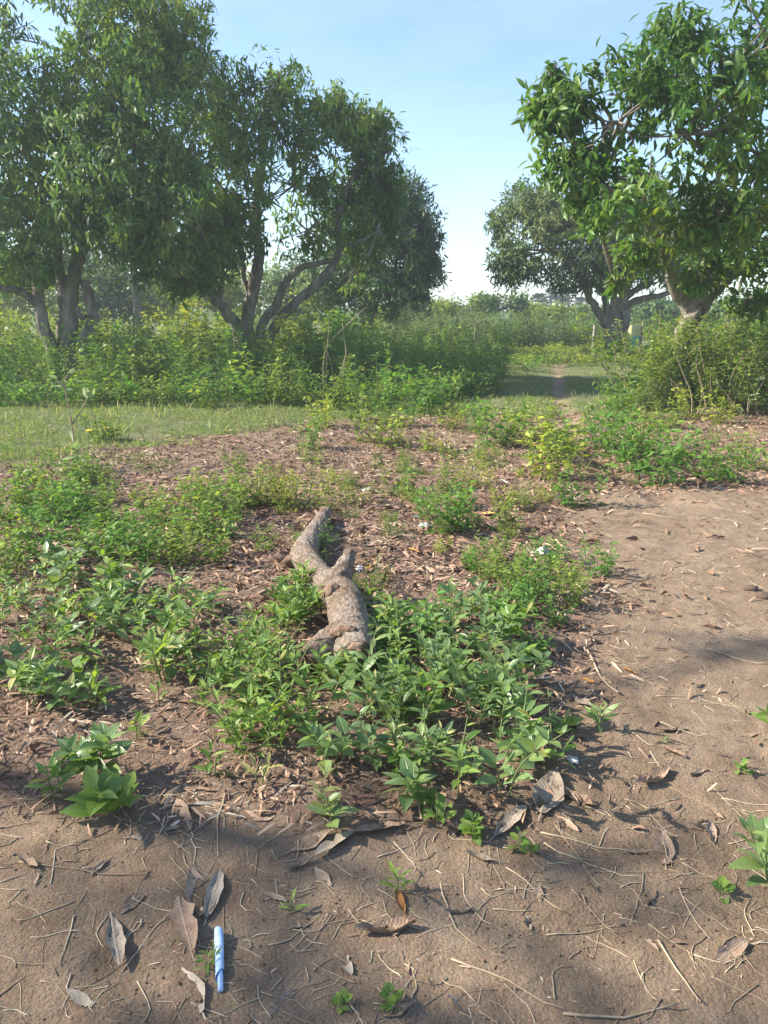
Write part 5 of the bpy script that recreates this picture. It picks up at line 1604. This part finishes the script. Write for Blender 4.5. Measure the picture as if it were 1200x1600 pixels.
for (x0, y0, x1, y1, rad, bend, name, lab) in [
    (352, 1240, 340, 1340, .0035, .03, 'straw', 'straight upright dry stalk before the left part of the central patch'),
    (385, 1235, 368, 1310, .002, .04, 'straw', 'thin dry stalk right of the straight upright one'),
    (30, 1352, 232, 1370, .004, .03, 'straw', 'long pale dry stalk lying across the soil at the lower left'),
    (190, 1520, 276, 1418, .0025, -.03, 'straw', 'thin long straw slanting left of the blue roll'),
    (348, 1415, 378, 1495, .002, .1, 'straw', 'curved straw right of the blue roll'),
    (346, 1512, 420, 1530, .0018, -.12, 'straw', 'thin straw crossing from the blue roll to the right'),
    (688, 1380, 745, 1480, .004, .06, 'straw', 'pale thick straw slanting at the bottom centre right'),
    (700, 1440, 790, 1500, .002, .05, 'straw', 'thin straw crossing under the pale thick one'),
    (705, 1500, 880, 1585, .0032, -.03, 'twig', 'long greenish twig running to the bottom right'),
    (880, 1588, 1060, 1570, .0045, .04, 'twig', 'thick pale twig along the bottom edge at the right'),
    (845, 1298, 1030, 1330, .003, .05, 'straw', 'long straw below the largest grey leaf, upper of two'),
    (850, 1315, 1000, 1375, .003, .03, 'straw', 'long straw below the largest grey leaf, lower of two'),
    (790, 1355, 880, 1425, .0035, -.03, 'straw', 'bright yellow straw in the sunlit patch at the bottom right'),
    (770, 1415, 830, 1418, .003, .02, 'straw', 'short level straw at the left of the sunlit straw patch'),
    (910, 1395, 960, 1460, .0025, .03, 'straw', 'thin straw slanting right of the sunlit straw patch'),
    (1060, 1385, 1110, 1465, .003, .02, 'straw', 'grey straw slanting on the lower right path'),
    (1030, 1465, 1095, 1565, .0045, .02, 'straw', 'longest thick grey straw at the lower right'),
    (1075, 1480, 1105, 1530, .002, .02, 'straw', 'thin straw beside the longest thick grey one'),
    (990, 1500, 1025, 1565, .0018, .02, 'straw', 'fine straw left of the longest thick grey one'),
    (915, 1010, 966, 1086, .009, .03, 'twig', 'pale mottled stick at the litter edge beside the path'),
    (905, 990, 985, 980, .006, .08, 'twig', 'grey curved stick above the pale mottled one'),
    (960, 925, 1080, 960, .0025, .02, 'straw', 'long straight straw on the sunlit bare path'),
    (1105, 1012, 1200, 1040, .006, .02, 'twig', 'long pale stick in the shadow stripe at the right edge'),
    (1005, 802, 1055, 812, .007, .05, 'twig', 'pale short stick at the far end of the bare path'),
    (1115, 810, 1165, 820, .003, .02, 'straw', 'thin straw at the far right of the bare path'),
    (1130, 965, 1178, 995, .002, .03, 'straw', 'fine straw at the right of the sunlit path'),
    (675, 845, 720, 858, .010, .05, 'twig', 'whitish stick on the litter right of the log'),
    (600, 840, 700, 835, .006, .08, 'twig', 'thin grey stick behind the whitish one'),
    (560, 835, 650, 842, .005, .03, 'twig', 'thin pale stick right of the far half of the log'),
    (385, 796, 440, 798, .006, .02, 'twig', 'pale stick lying level behind the log tip'),
    (395, 812, 438, 806, .005, .02, 'twig', 'second level stick below the one behind the log tip'),
    (405, 930, 450, 905, .014, .04, 'twig', 'split pale piece of wood left of the log'),
    (0, 1385, 40, 1372, .003, .02, 'straw', 'straw at the left edge on dark soil'),
    (345, 790, 420, 905, .0025, .05, 'straw', 'thin stalk lying in the shade left of the log'),
    (1155, 1080, 1185, 1120, .002, .2, 'straw', 'bent straw near the right edge of the path'),
    (300, 1295, 255, 1248, .004, .1, 'straw', 'bent stalk hanging from the lower left weeds'),
    (100, 1200, 200, 1170, .006, .05, 'twig', 'brown stick under the lower left weeds'),
    (560, 1330, 500, 1345, .002, .1, 'straw', 'thin straw under the diagonal grey leaf'),
    (420, 1480, 500, 1430, .003, .06, 'straw', 'grey straw on the bare soil left of the curled tan leaf'),
    (830, 1130, 900, 1060, .003, .05, 'straw', 'straw along the right rim of the central patch'),
]:
    put_straw(name, gp(x0, y0), gp(x1, y1), rad * (0.62 if name == 'straw' else 0.8), bend, lab, 'twig' if name == 'twig' else 'straw', mat='dry_stem' if name == 'twig' else 'straw')
for (x, y) in scatter([(880, 1000), (1190, 1080), (1190, 1480), (800, 1480), (700, 1350), (880, 1200)], 52, r, 0.05):
    a = r.normal(-0.7, 0.8)
    L = r.uniform(0.06, 0.22)
    put_straw('straw', (x, y, 0), (x + math.cos(a) * L, y + math.sin(a) * L, 0), r.uniform(.0008, .0018), r.normal(0, .035), 'thin dry straw strewn over the lower half of the path', 'straw', 'straws strewn over the path')
for (x, y) in scatter([(0, 1260), (420, 1220), (700, 1320), (640, 1480), (100, 1500), (0, 1400)], 36, r, 0.06):
    a = r.random() * 6.28
    L = r.uniform(0.06, 0.2)
    put_straw('straw', (x, y, 0), (x + math.cos(a) * L, y + math.sin(a) * L, 0), r.uniform(.001, .002), r.normal(0, .1), 'thin dry straw on the soil before the central patch', 'straw', 'straws on the soil before the central patch')

# ---------------------------------------------------------------- blue paper roll
m_, N_, L_ = mat_new('blue_paper')
tc_ = N_.new('ShaderNodeTexCoord'); nn_ = noise(N_, L_, 22, 4, .6, tc_.outputs['Object'])
rp_ = ramp(N_, [(0.30, (0.34, 0.30, 0.26)), (0.38, (0.33, 0.48, 0.74)), (0.55, (0.45, 0.62, 0.84)), (0.72, (0.64, 0.75, 0.86))]); L_.new(nn_.outputs['Fac'], rp_.inputs[0])
b_ = N_.new('ShaderNodeBsdfPrincipled'); L_.new(rp_.outputs[0], b_.inputs['Base Color']); b_.inputs['Roughness'].default_value = .4
bp_ = N_.new('ShaderNodeBump'); bp_.inputs['Strength'].default_value = .3; bp_.inputs['Distance'].default_value = .003; L_.new(nn_.outputs['Fac'], bp_.inputs['Height']); L_.new(bp_.outputs[0], b_.inputs['Normal'])
o_ = N_.new('ShaderNodeOutputMaterial'); L_.new(b_.outputs[0], o_.inputs[0])
M['blue'] = m_
m_, N_, L_ = mat_new('dark_ink'); b_ = N_.new('ShaderNodeBsdfPrincipled'); nn_ = noise(N_, L_, 60, 2)
rp_ = ramp(N_, [(0.3, (0.03, 0.05, 0.10)), (0.7, (0.10, 0.15, 0.25))]); L_.new(nn_.outputs['Fac'], rp_.inputs[0]); L_.new(rp_.outputs[0], b_.inputs['Base Color'])
o_ = N_.new('ShaderNodeOutputMaterial'); L_.new(b_.outputs[0], o_.inputs[0]); M['ink'] = m_
PA, PB = gp(342, 1453, .012), gp(344, 1546, .012)
rollL = np.linalg.norm(PB - PA)
dirv = (PB - PA) / rollL
RR = 0.0115
roll = tag(link('paper_roll', None, None, None, (PA[0], PA[1], zg(PA[0], PA[1]) + RR + .004)), 'small light blue rolled paper tube lying on the bare soil', 'paper roll')
roll.rotation_euler = (0, 0, math.atan2(dirv[1], dirv[0]))
# outer sheet: a spiral whose lower end is cut on the slant
nt_, nl_ = 56, 14
V = []
for i in range(nt_):
    th = -0.6 + 2 * math.pi * 1.75 * i / (nt_ - 1)
    rad = RR * (0.80 + 0.20 * i / (nt_ - 1)) * (1 + .05 * math.sin(3 * th))
    end = rollL * (0.84 - 0.12 * (0.5 + 0.5 * math.sin(th + 0.8)))
    st = 0.0 + 0.004 * math.sin(th * 2)
    for j in range(nl_):
        x = st + (end - st) * j / (nl_ - 1)
        V.append((x, rad * math.sin(th) * (1 + .05 * math.sin(40 * x)), rad * math.cos(th)))
F = np.array([(i * nl_ + j, i * nl_ + j + 1, (i + 1) * nl_ + j + 1, (i + 1) * nl_ + j) for i in range(nt_ - 1) for j in range(nl_ - 1)])
link('outer_sheet', make_mesh('outer_sheet', V, F, None, True), M['blue'], roll)
V, F = tube(np.array([[.01, .001, 0], [rollL * .5, .001, 0], [rollL, 0.0005, -.003]]), RR * .55, 14)
link('inner_roll', make_mesh('inner_roll', V, F, None, True), M['blue'], roll)
for k in range(7):      # small printed marks, too small to read in the photograph
    mb = MB()
    x = rollL * (.33 + .013 * k)
    th = [-.5, .1, -.3, .25, -.1, .35, 0][k]
    w_ = .0012
    V = [((x + dx), RR * 1.06 * math.sin(th + t_), RR * 1.06 * math.cos(th + t_)) for dx in (0, w_) for t_ in (-.16, .16)]
    mb.add(V, np.array([(0, 1, 3, 2)]))
    link('printed_mark', mb.mesh('printed_mark'), M['ink'], roll)

# ---------------------------------------------------------------- scraps, clods, stones
m_, N_, L_ = mat_new('white_plastic'); b_ = N_.new('ShaderNodeBsdfPrincipled'); nn_ = noise(N_, L_, 30, 4)
rp_ = ramp(N_, [(0.3, (0.36, 0.35, 0.33)), (0.7, (0.55, 0.54, 0.52))]); L_.new(nn_.outputs['Fac'], rp_.inputs[0]); L_.new(rp_.outputs[0], b_.inputs['Base Color']); b_.inputs['Roughness'].default_value = .45
o_ = N_.new('ShaderNodeOutputMaterial'); L_.new(b_.outputs[0], o_.inputs[0]); M['white'] = m_


def scrap(px, py, sx, sy, hz, seed, label, mat='white', cat='scrap', name='plastic_scrap'):
    r = np.random.default_rng(seed)
    x, y = gp(px, py)[:2]
    g = 9
    V = []
    for i in range(g):
        for j in range(g):
            u, v = i / (g - 1) * 2 - 1, j / (g - 1) * 2 - 1
            V.append((u * sx * (1 + .25 * r.normal()), v * sy * (1 + .25 * r.normal()), hz * max(0, 1 - .6 * (u * u + v * v)) * (0.55 + .7 * r.random())))
    F = np.array([(i * g + j, i * g + j + 1, (i + 1) * g + j + 1, (i + 1) * g + j) for i in range(g - 1) for j in range(g - 1)])
    return tag(link(name, make_mesh(name, V, F), M[mat], None, (x, y, zg(x, y) + .006)), label, cat)


scrap(562, 893, .022, .035, .03, 1, 'white plastic scrap caught behind the stub of the log')
scrap(664, 825, .05, .03, .03, 2, 'crumpled white scrap on the litter right of the log')
scrap(848, 868, .045, .04, .055, 3, 'whitish lumpy scrap beside the weed strip near the path')
scrap(575, 764, .05, .04, .03, 4, 'pale scrap on the litter behind the log tip')
scrap(648, 808, .03, .02, .015, 5, 'tiny white scrap above the crumpled one on the litter')
scrap(200, 1258, .02, .012, .012, 6, 'small white scrap under the lower left weeds')
scrap(895, 1190, .018, .022, .008, 7, 'small pale scrap by the largest grey leaf')


def lump(name, px, py, s, label, mat, cat, seed):
    x, y = gp(px, py)[:2]
    r = np.random.default_rng(seed)
    V = []
    nu, nv = 14, 8
    for i in range(nv):
        ph = math.pi * i / (nv - 1)
        for j in range(nu):
            th = 2 * math.pi * j / nu
            d = np.array([math.sin(ph) * math.cos(th), math.sin(ph) * math.sin(th), math.cos(ph)])
            k = 0.75 + 0.5 * float(fbm(np.array([d[0] * 1.7 + seed]), np.array([d[1] * 1.7 + d[2] * 2]), seed, 3)[0])
            V.append(d * k * np.asarray(s))
    F = np.array([(i * nu + j, (i + 1) * nu + j, (i + 1) * nu + (j + 1) % nu, i * nu + (j + 1) % nu) for i in range(nv - 1) for j in range(nu)])
    return tag(link(name, make_mesh(name, np.array(V), F, None, True), M[mat], None, (x, y, zg(x, y) + s[2] * .2)), label, cat)


lump('soil_clod', 1190, 934, (.05, .035, .028), 'dark clod on the bare path at the right edge', 'soil_clod', 'clod', 1)
lump('soil_clod', 1172, 922, (.045, .03, .022), 'dark clod just left of the one at the right edge', 'soil_clod', 'clod', 2)
lump('stone', 1188, 636, (.16, .13, .12), 'grey stone under the milkweed at the right edge', 'stone', 'stone', 3)
lump('soil_mound', 1120, 648, (.32, .16, .09), 'low brown soil heap at the foot of the right thicket', 'soil_clod', 'soil heap', 4)
lump('soil_clod', 436, 876, (.07, .04, .03), 'brown clod of earth touching the knot of the log', 'soil_clod', 'clod', 6)

# ---------------------------------------------------------------- cloth fence, posts far back
m_, N_, L_ = mat_new('yellow_cloth'); b_ = N_.new('ShaderNodeBsdfPrincipled'); nn_ = noise(N_, L_, 3, 4)
rp_ = ramp(N_, [(0.3, (0.66, 0.56, 0.26)), (0.7, (0.78, 0.72, 0.42))]); L_.new(nn_.outputs['Fac'], rp_.inputs[0]); L_.new(rp_.outputs[0], b_.inputs['Base Color'])
o_ = N_.new('ShaderNodeOutputMaterial'); L_.new(b_.outputs[0], o_.inputs[0]); M['ycloth'] = m_
m_, N_, L_ = mat_new('teal_cloth'); b_ = N_.new('ShaderNodeBsdfPrincipled'); nn_ = noise(N_, L_, 3, 4)
rp_ = ramp(N_, [(0.3, (0.12, 0.42, 0.36)), (0.7, (0.22, 0.56, 0.48))]); L_.new(nn_.outputs['Fac'], rp_.inputs[0]); L_.new(rp_.outputs[0], b_.inputs['Base Color'])
o_ = N_.new('ShaderNodeOutputMaterial'); L_.new(b_.outputs[0], o_.inputs[0]); M['tcloth'] = m_
Yq = 28.5
q0, q1 = at(966, 508, Yq), at(1004, 508, Yq)
fx = np.array([q0[0], Yq, 0.0])
cf = tag(link('cloth_screen', None, None, None, fx), 'yellow and teal cloth screen behind the forking right tree', 'cloth')


def cloth(name, x0, x1, z0, z1, mat):
    n_ = 24
    xs = np.linspace(x0, x1, n_)
    V = [(x, .06 * math.sin(9 * x) + .03 * math.sin(23 * x), z) for z in (z0, (z0 + z1) / 2, z1) for x in xs]
    F = np.array([(k * n_ + i, k * n_ + i + 1, (k + 1) * n_ + i + 1, (k + 1) * n_ + i) for k in range(2) for i in range(n_ - 1)])
    link(name, make_mesh(name, V, F, None, True), M[mat], cf)


W_ = q1[0] - q0[0]
cloth('yellow_cloth', -.15, W_, at(968, 524, Yq)[2], q0[2], 'ycloth')
cloth('teal_cloth', -.15, W_, 0.2, at(968, 524, Yq)[2] - .01, 'tcloth')
for x in (-.17, W_ + .02):
    V, F = tube(np.array([[x, .05, -.1], [x, .05, q0[2] + .1]]), .03, 8)
    link('post', make_mesh('post', V, F, None, True), M['bark_pale'], cf)


def pole(name, px, top, Y, rad, lab, cat, arm=False):
    t_ = at(px, top, Y)
    root = tag(link(name, None, None, None, (t_[0], Y, 0)), lab, cat)
    V, F = tube(np.array([[0, 0, -.1], [0, 0, t_[2] / 2], [0, 0, t_[2]]]), [rad, rad * .9, rad * .8], 8)
    link('shaft', make_mesh('shaft', V, F, None, True), M['stone'], root)
    if arm:
        V, F = tube(np.array([[-.7, 0, t_[2] - .3], [.7, 0, t_[2] - .3]]), .05, 6)
        link('crossarm', make_mesh('crossarm', V, F, None, True), M['stone'], root)


pole('fence_post', 929, 508, 29.0, .055, 'pale fence post left of the forking right tree', 'post')
pole('utility_pole', 900, 452, 85.0, .11, 'thin grey utility pole on the skyline beside the palms', 'pole', True)

# ---------------------------------------------------------------- haze
def box(name, lo, hi):
    V = [(x, y, z) for x in (lo[0], hi[0]) for y in (lo[1], hi[1]) for z in (lo[2], hi[2])]
    F = np.array([(0, 1, 3, 2), (4, 6, 7, 5), (0, 4, 5, 1), (2, 3, 7, 6), (0, 2, 6, 4), (1, 5, 7, 3)])
    return make_mesh(name, V, F)


m_, N_, L_ = mat_new('haze_air')
pv = N_.new('ShaderNodeVolumePrincipled')
pv.inputs['Color'].default_value = (0.82, 0.91, 1.0, 1)
pv.inputs['Density'].default_value = 0.0018
pv.inputs['Anisotropy'].default_value = 0.2
o_ = N_.new('ShaderNodeOutputMaterial')
L_.new(pv.outputs[0], o_.inputs['Volume'])
hz = tag(link('haze', box('haze', (-195, -65, -1.6), (195, 325, 13.5)), m_), 'thin pale haze in the air over the orchard', 'haze', None, 'stuff')

# ---------------------------------------------------------------- labels: say where in its patch each look-alike stands
ORD = ['leftmost', 'second from left', 'third from left', 'fourth from left', 'fifth from left', 'sixth from left', 'seventh from left', 'eighth from left', 'ninth from left', 'tenth from left']


def screen(o):
    q = np.array(o.location) - np.array([0, 0, CAM_H])
    dep = q[1] * CP - q[2] * SP
    return 600 + F_PX * q[0] / dep, 800 - F_PX * (q[1] * SP + q[2] * CP) / dep


def look(o):
    for ch in list(o.children) + [g for c_ in o.children for g in c_.children]:
        if ch.type == 'MESH' and ch.name.split('.')[0] in ('foliage', 'leaf') and ch.data.materials:
            n_ = ch.data.materials[0].name
            return {'weed_leaf': 'green', 'pale_weed_leaf': 'pale green', 'yellow_green_leaf': 'yellow-green', 'blue_green_leaf': 'blue-green', 'fresh_green_leaf': 'bright green', 'far_weed_leaf': 'dull green'}.get(n_, '')
    if o.type == 'MESH' and o.data.materials:
        return {'dry_leaf': 'brown', 'grey_dry_leaf': 'grey', 'orange_dry_leaf': 'orange'}.get(o.data.materials[0].name, '')
    return ''


def relabel(group, fmt, rows, ncol, ordinals=True):
    """fmt holds {c} for the colour; rows: names from near to far; ncol: columns across."""
    obs = [o for o in scene.objects if o.parent is None and o.get('group') == group]
    if not obs: return
    sc_ = {o.name: screen(o) for o in obs}
    obs.sort(key=lambda o: -sc_[o.name][1])
    cells = {}
    per = math.ceil(len(obs) / len(rows))
    for k, o in enumerate(obs):
        cells.setdefault((k // per), []).append(o)
    for rk, lst in cells.items():
        lst.sort(key=lambda o: sc_[o.name][0])
        pc = math.ceil(len(lst) / ncol)
        for c in range(ncol):
            sub = lst[c * pc:(c + 1) * pc]
            cn = {1: [''], 2: ['left half', 'right half'], 3: ['left part', 'middle', 'right part']}[ncol][c]
            for k, o in enumerate(sub):
                words = [fmt.format(c=look(o)).replace('  ', ' ').strip(), rows[rk], cn, ORD[k] if ordinals and len(sub) > 1 and k < 10 else '']
                o['label'] = ', '.join(w for w in words if w)


relabel('weeds in the patch in front of the log', 'low {c} weed before the log', ['nearest row', 'second row', 'third row', 'far row'], 3)
relabel('weeds in the patch at the left edge', 'low {c} weed at left edge', ['near row', 'second row', 'third row', 'far row'], 2)
relabel('bushy weeds in the far half of the left patch', 'bushy {c} weed upper left', ['near row', 'second row', 'third row', 'far row'], 2)
relabel('weeds left of the near end of the log', 'straggly {c} weed left of the log end', ['near row', 'middle row', 'far row'], 1)
relabel('weeds along the left side of the log', '{c} weed leaning on the left side of the log', ['near side', 'far side'], 1)
relabel('weeds along the right side of the log', '{c} weed in the shade right of the log', ['nearest', 'middle', 'farthest'], 1)
relabel('small weeds between the log and the path', 'small {c} weed between log and path', ['near row', 'middle row', 'far row'], 1)
relabel('seedlings on the litter of the clearing', 'small {c} seedling on clearing litter', ['near row', 'second row', 'third row', 'far row'], 2)
relabel('tall weeds in the bank beneath the left trees', 'tall leafy {c} weed in the bank under left trees', ['front row', 'second row', 'third row', 'back row'], 3, False)
relabel('low weeds along the foot of the bank', 'low {c} weed at bank foot', ['near row', 'far row'], 3)
relabel('bushes in the hedge beyond the trail', '{c} bush in hedge beyond trail', ['front row', 'back row'], 3)
relabel('low weeds carpeting the ground across the far trail', 'low {c} weed in the carpet across the far trail', ['front', 'middle', 'back'], 3, False)
relabel('tall weeds left of the far trail', 'tall {c} weed left of the far trail', ['front row', 'middle row', 'back row'], 2, False)
relabel('shrubs in the right thicket', 'straggly {c} shrub in the right thicket', ['front row', 'second row', 'back row'], 2)
relabel('bushes behind the right thicket', '{c} bush behind the right thicket', ['front row', 'back row'], 2)
relabel('sunlit weeds behind the left trees', 'sunlit {c} weed behind the left mango trunks', ['front row', 'middle row', 'back row'], 3, False)
relabel('slender trees above the far hedge', 'slender feathery pale tree above the far hedge', [''], 1)
relabel('fan palms on the skyline', 'far grey-green fan palm with round head on the skyline', [''], 1)
relabel('bushy trees behind the left trunks', 'bushy tree far behind the left trunks', [''], 1)
relabel('bushy trees behind the right thicket', 'hazy bushy tree far behind the right thicket', [''], 1)
relabel('dry leaves in the litter of the clearing', 'small dry {c} leaf in clearing litter', ['near row', 'second row', 'third row', 'fourth row', 'far row'], 2)
relabel('dry leaf scraps on the bare soil at the front', 'dry {c} leaf scrap on front soil', ['near row', 'second row', 'third row', 'far row'], 1)
relabel('straws strewn over the path', 'thin dry straw strewn over the lower path', ['nearest row', 'second row', 'third row', 'fourth row', 'far row'], 2)
relabel('straws on the soil before the central patch', 'thin dry straw on soil before the central patch', ['near row', 'second row', 'third row', 'far row'], 1)
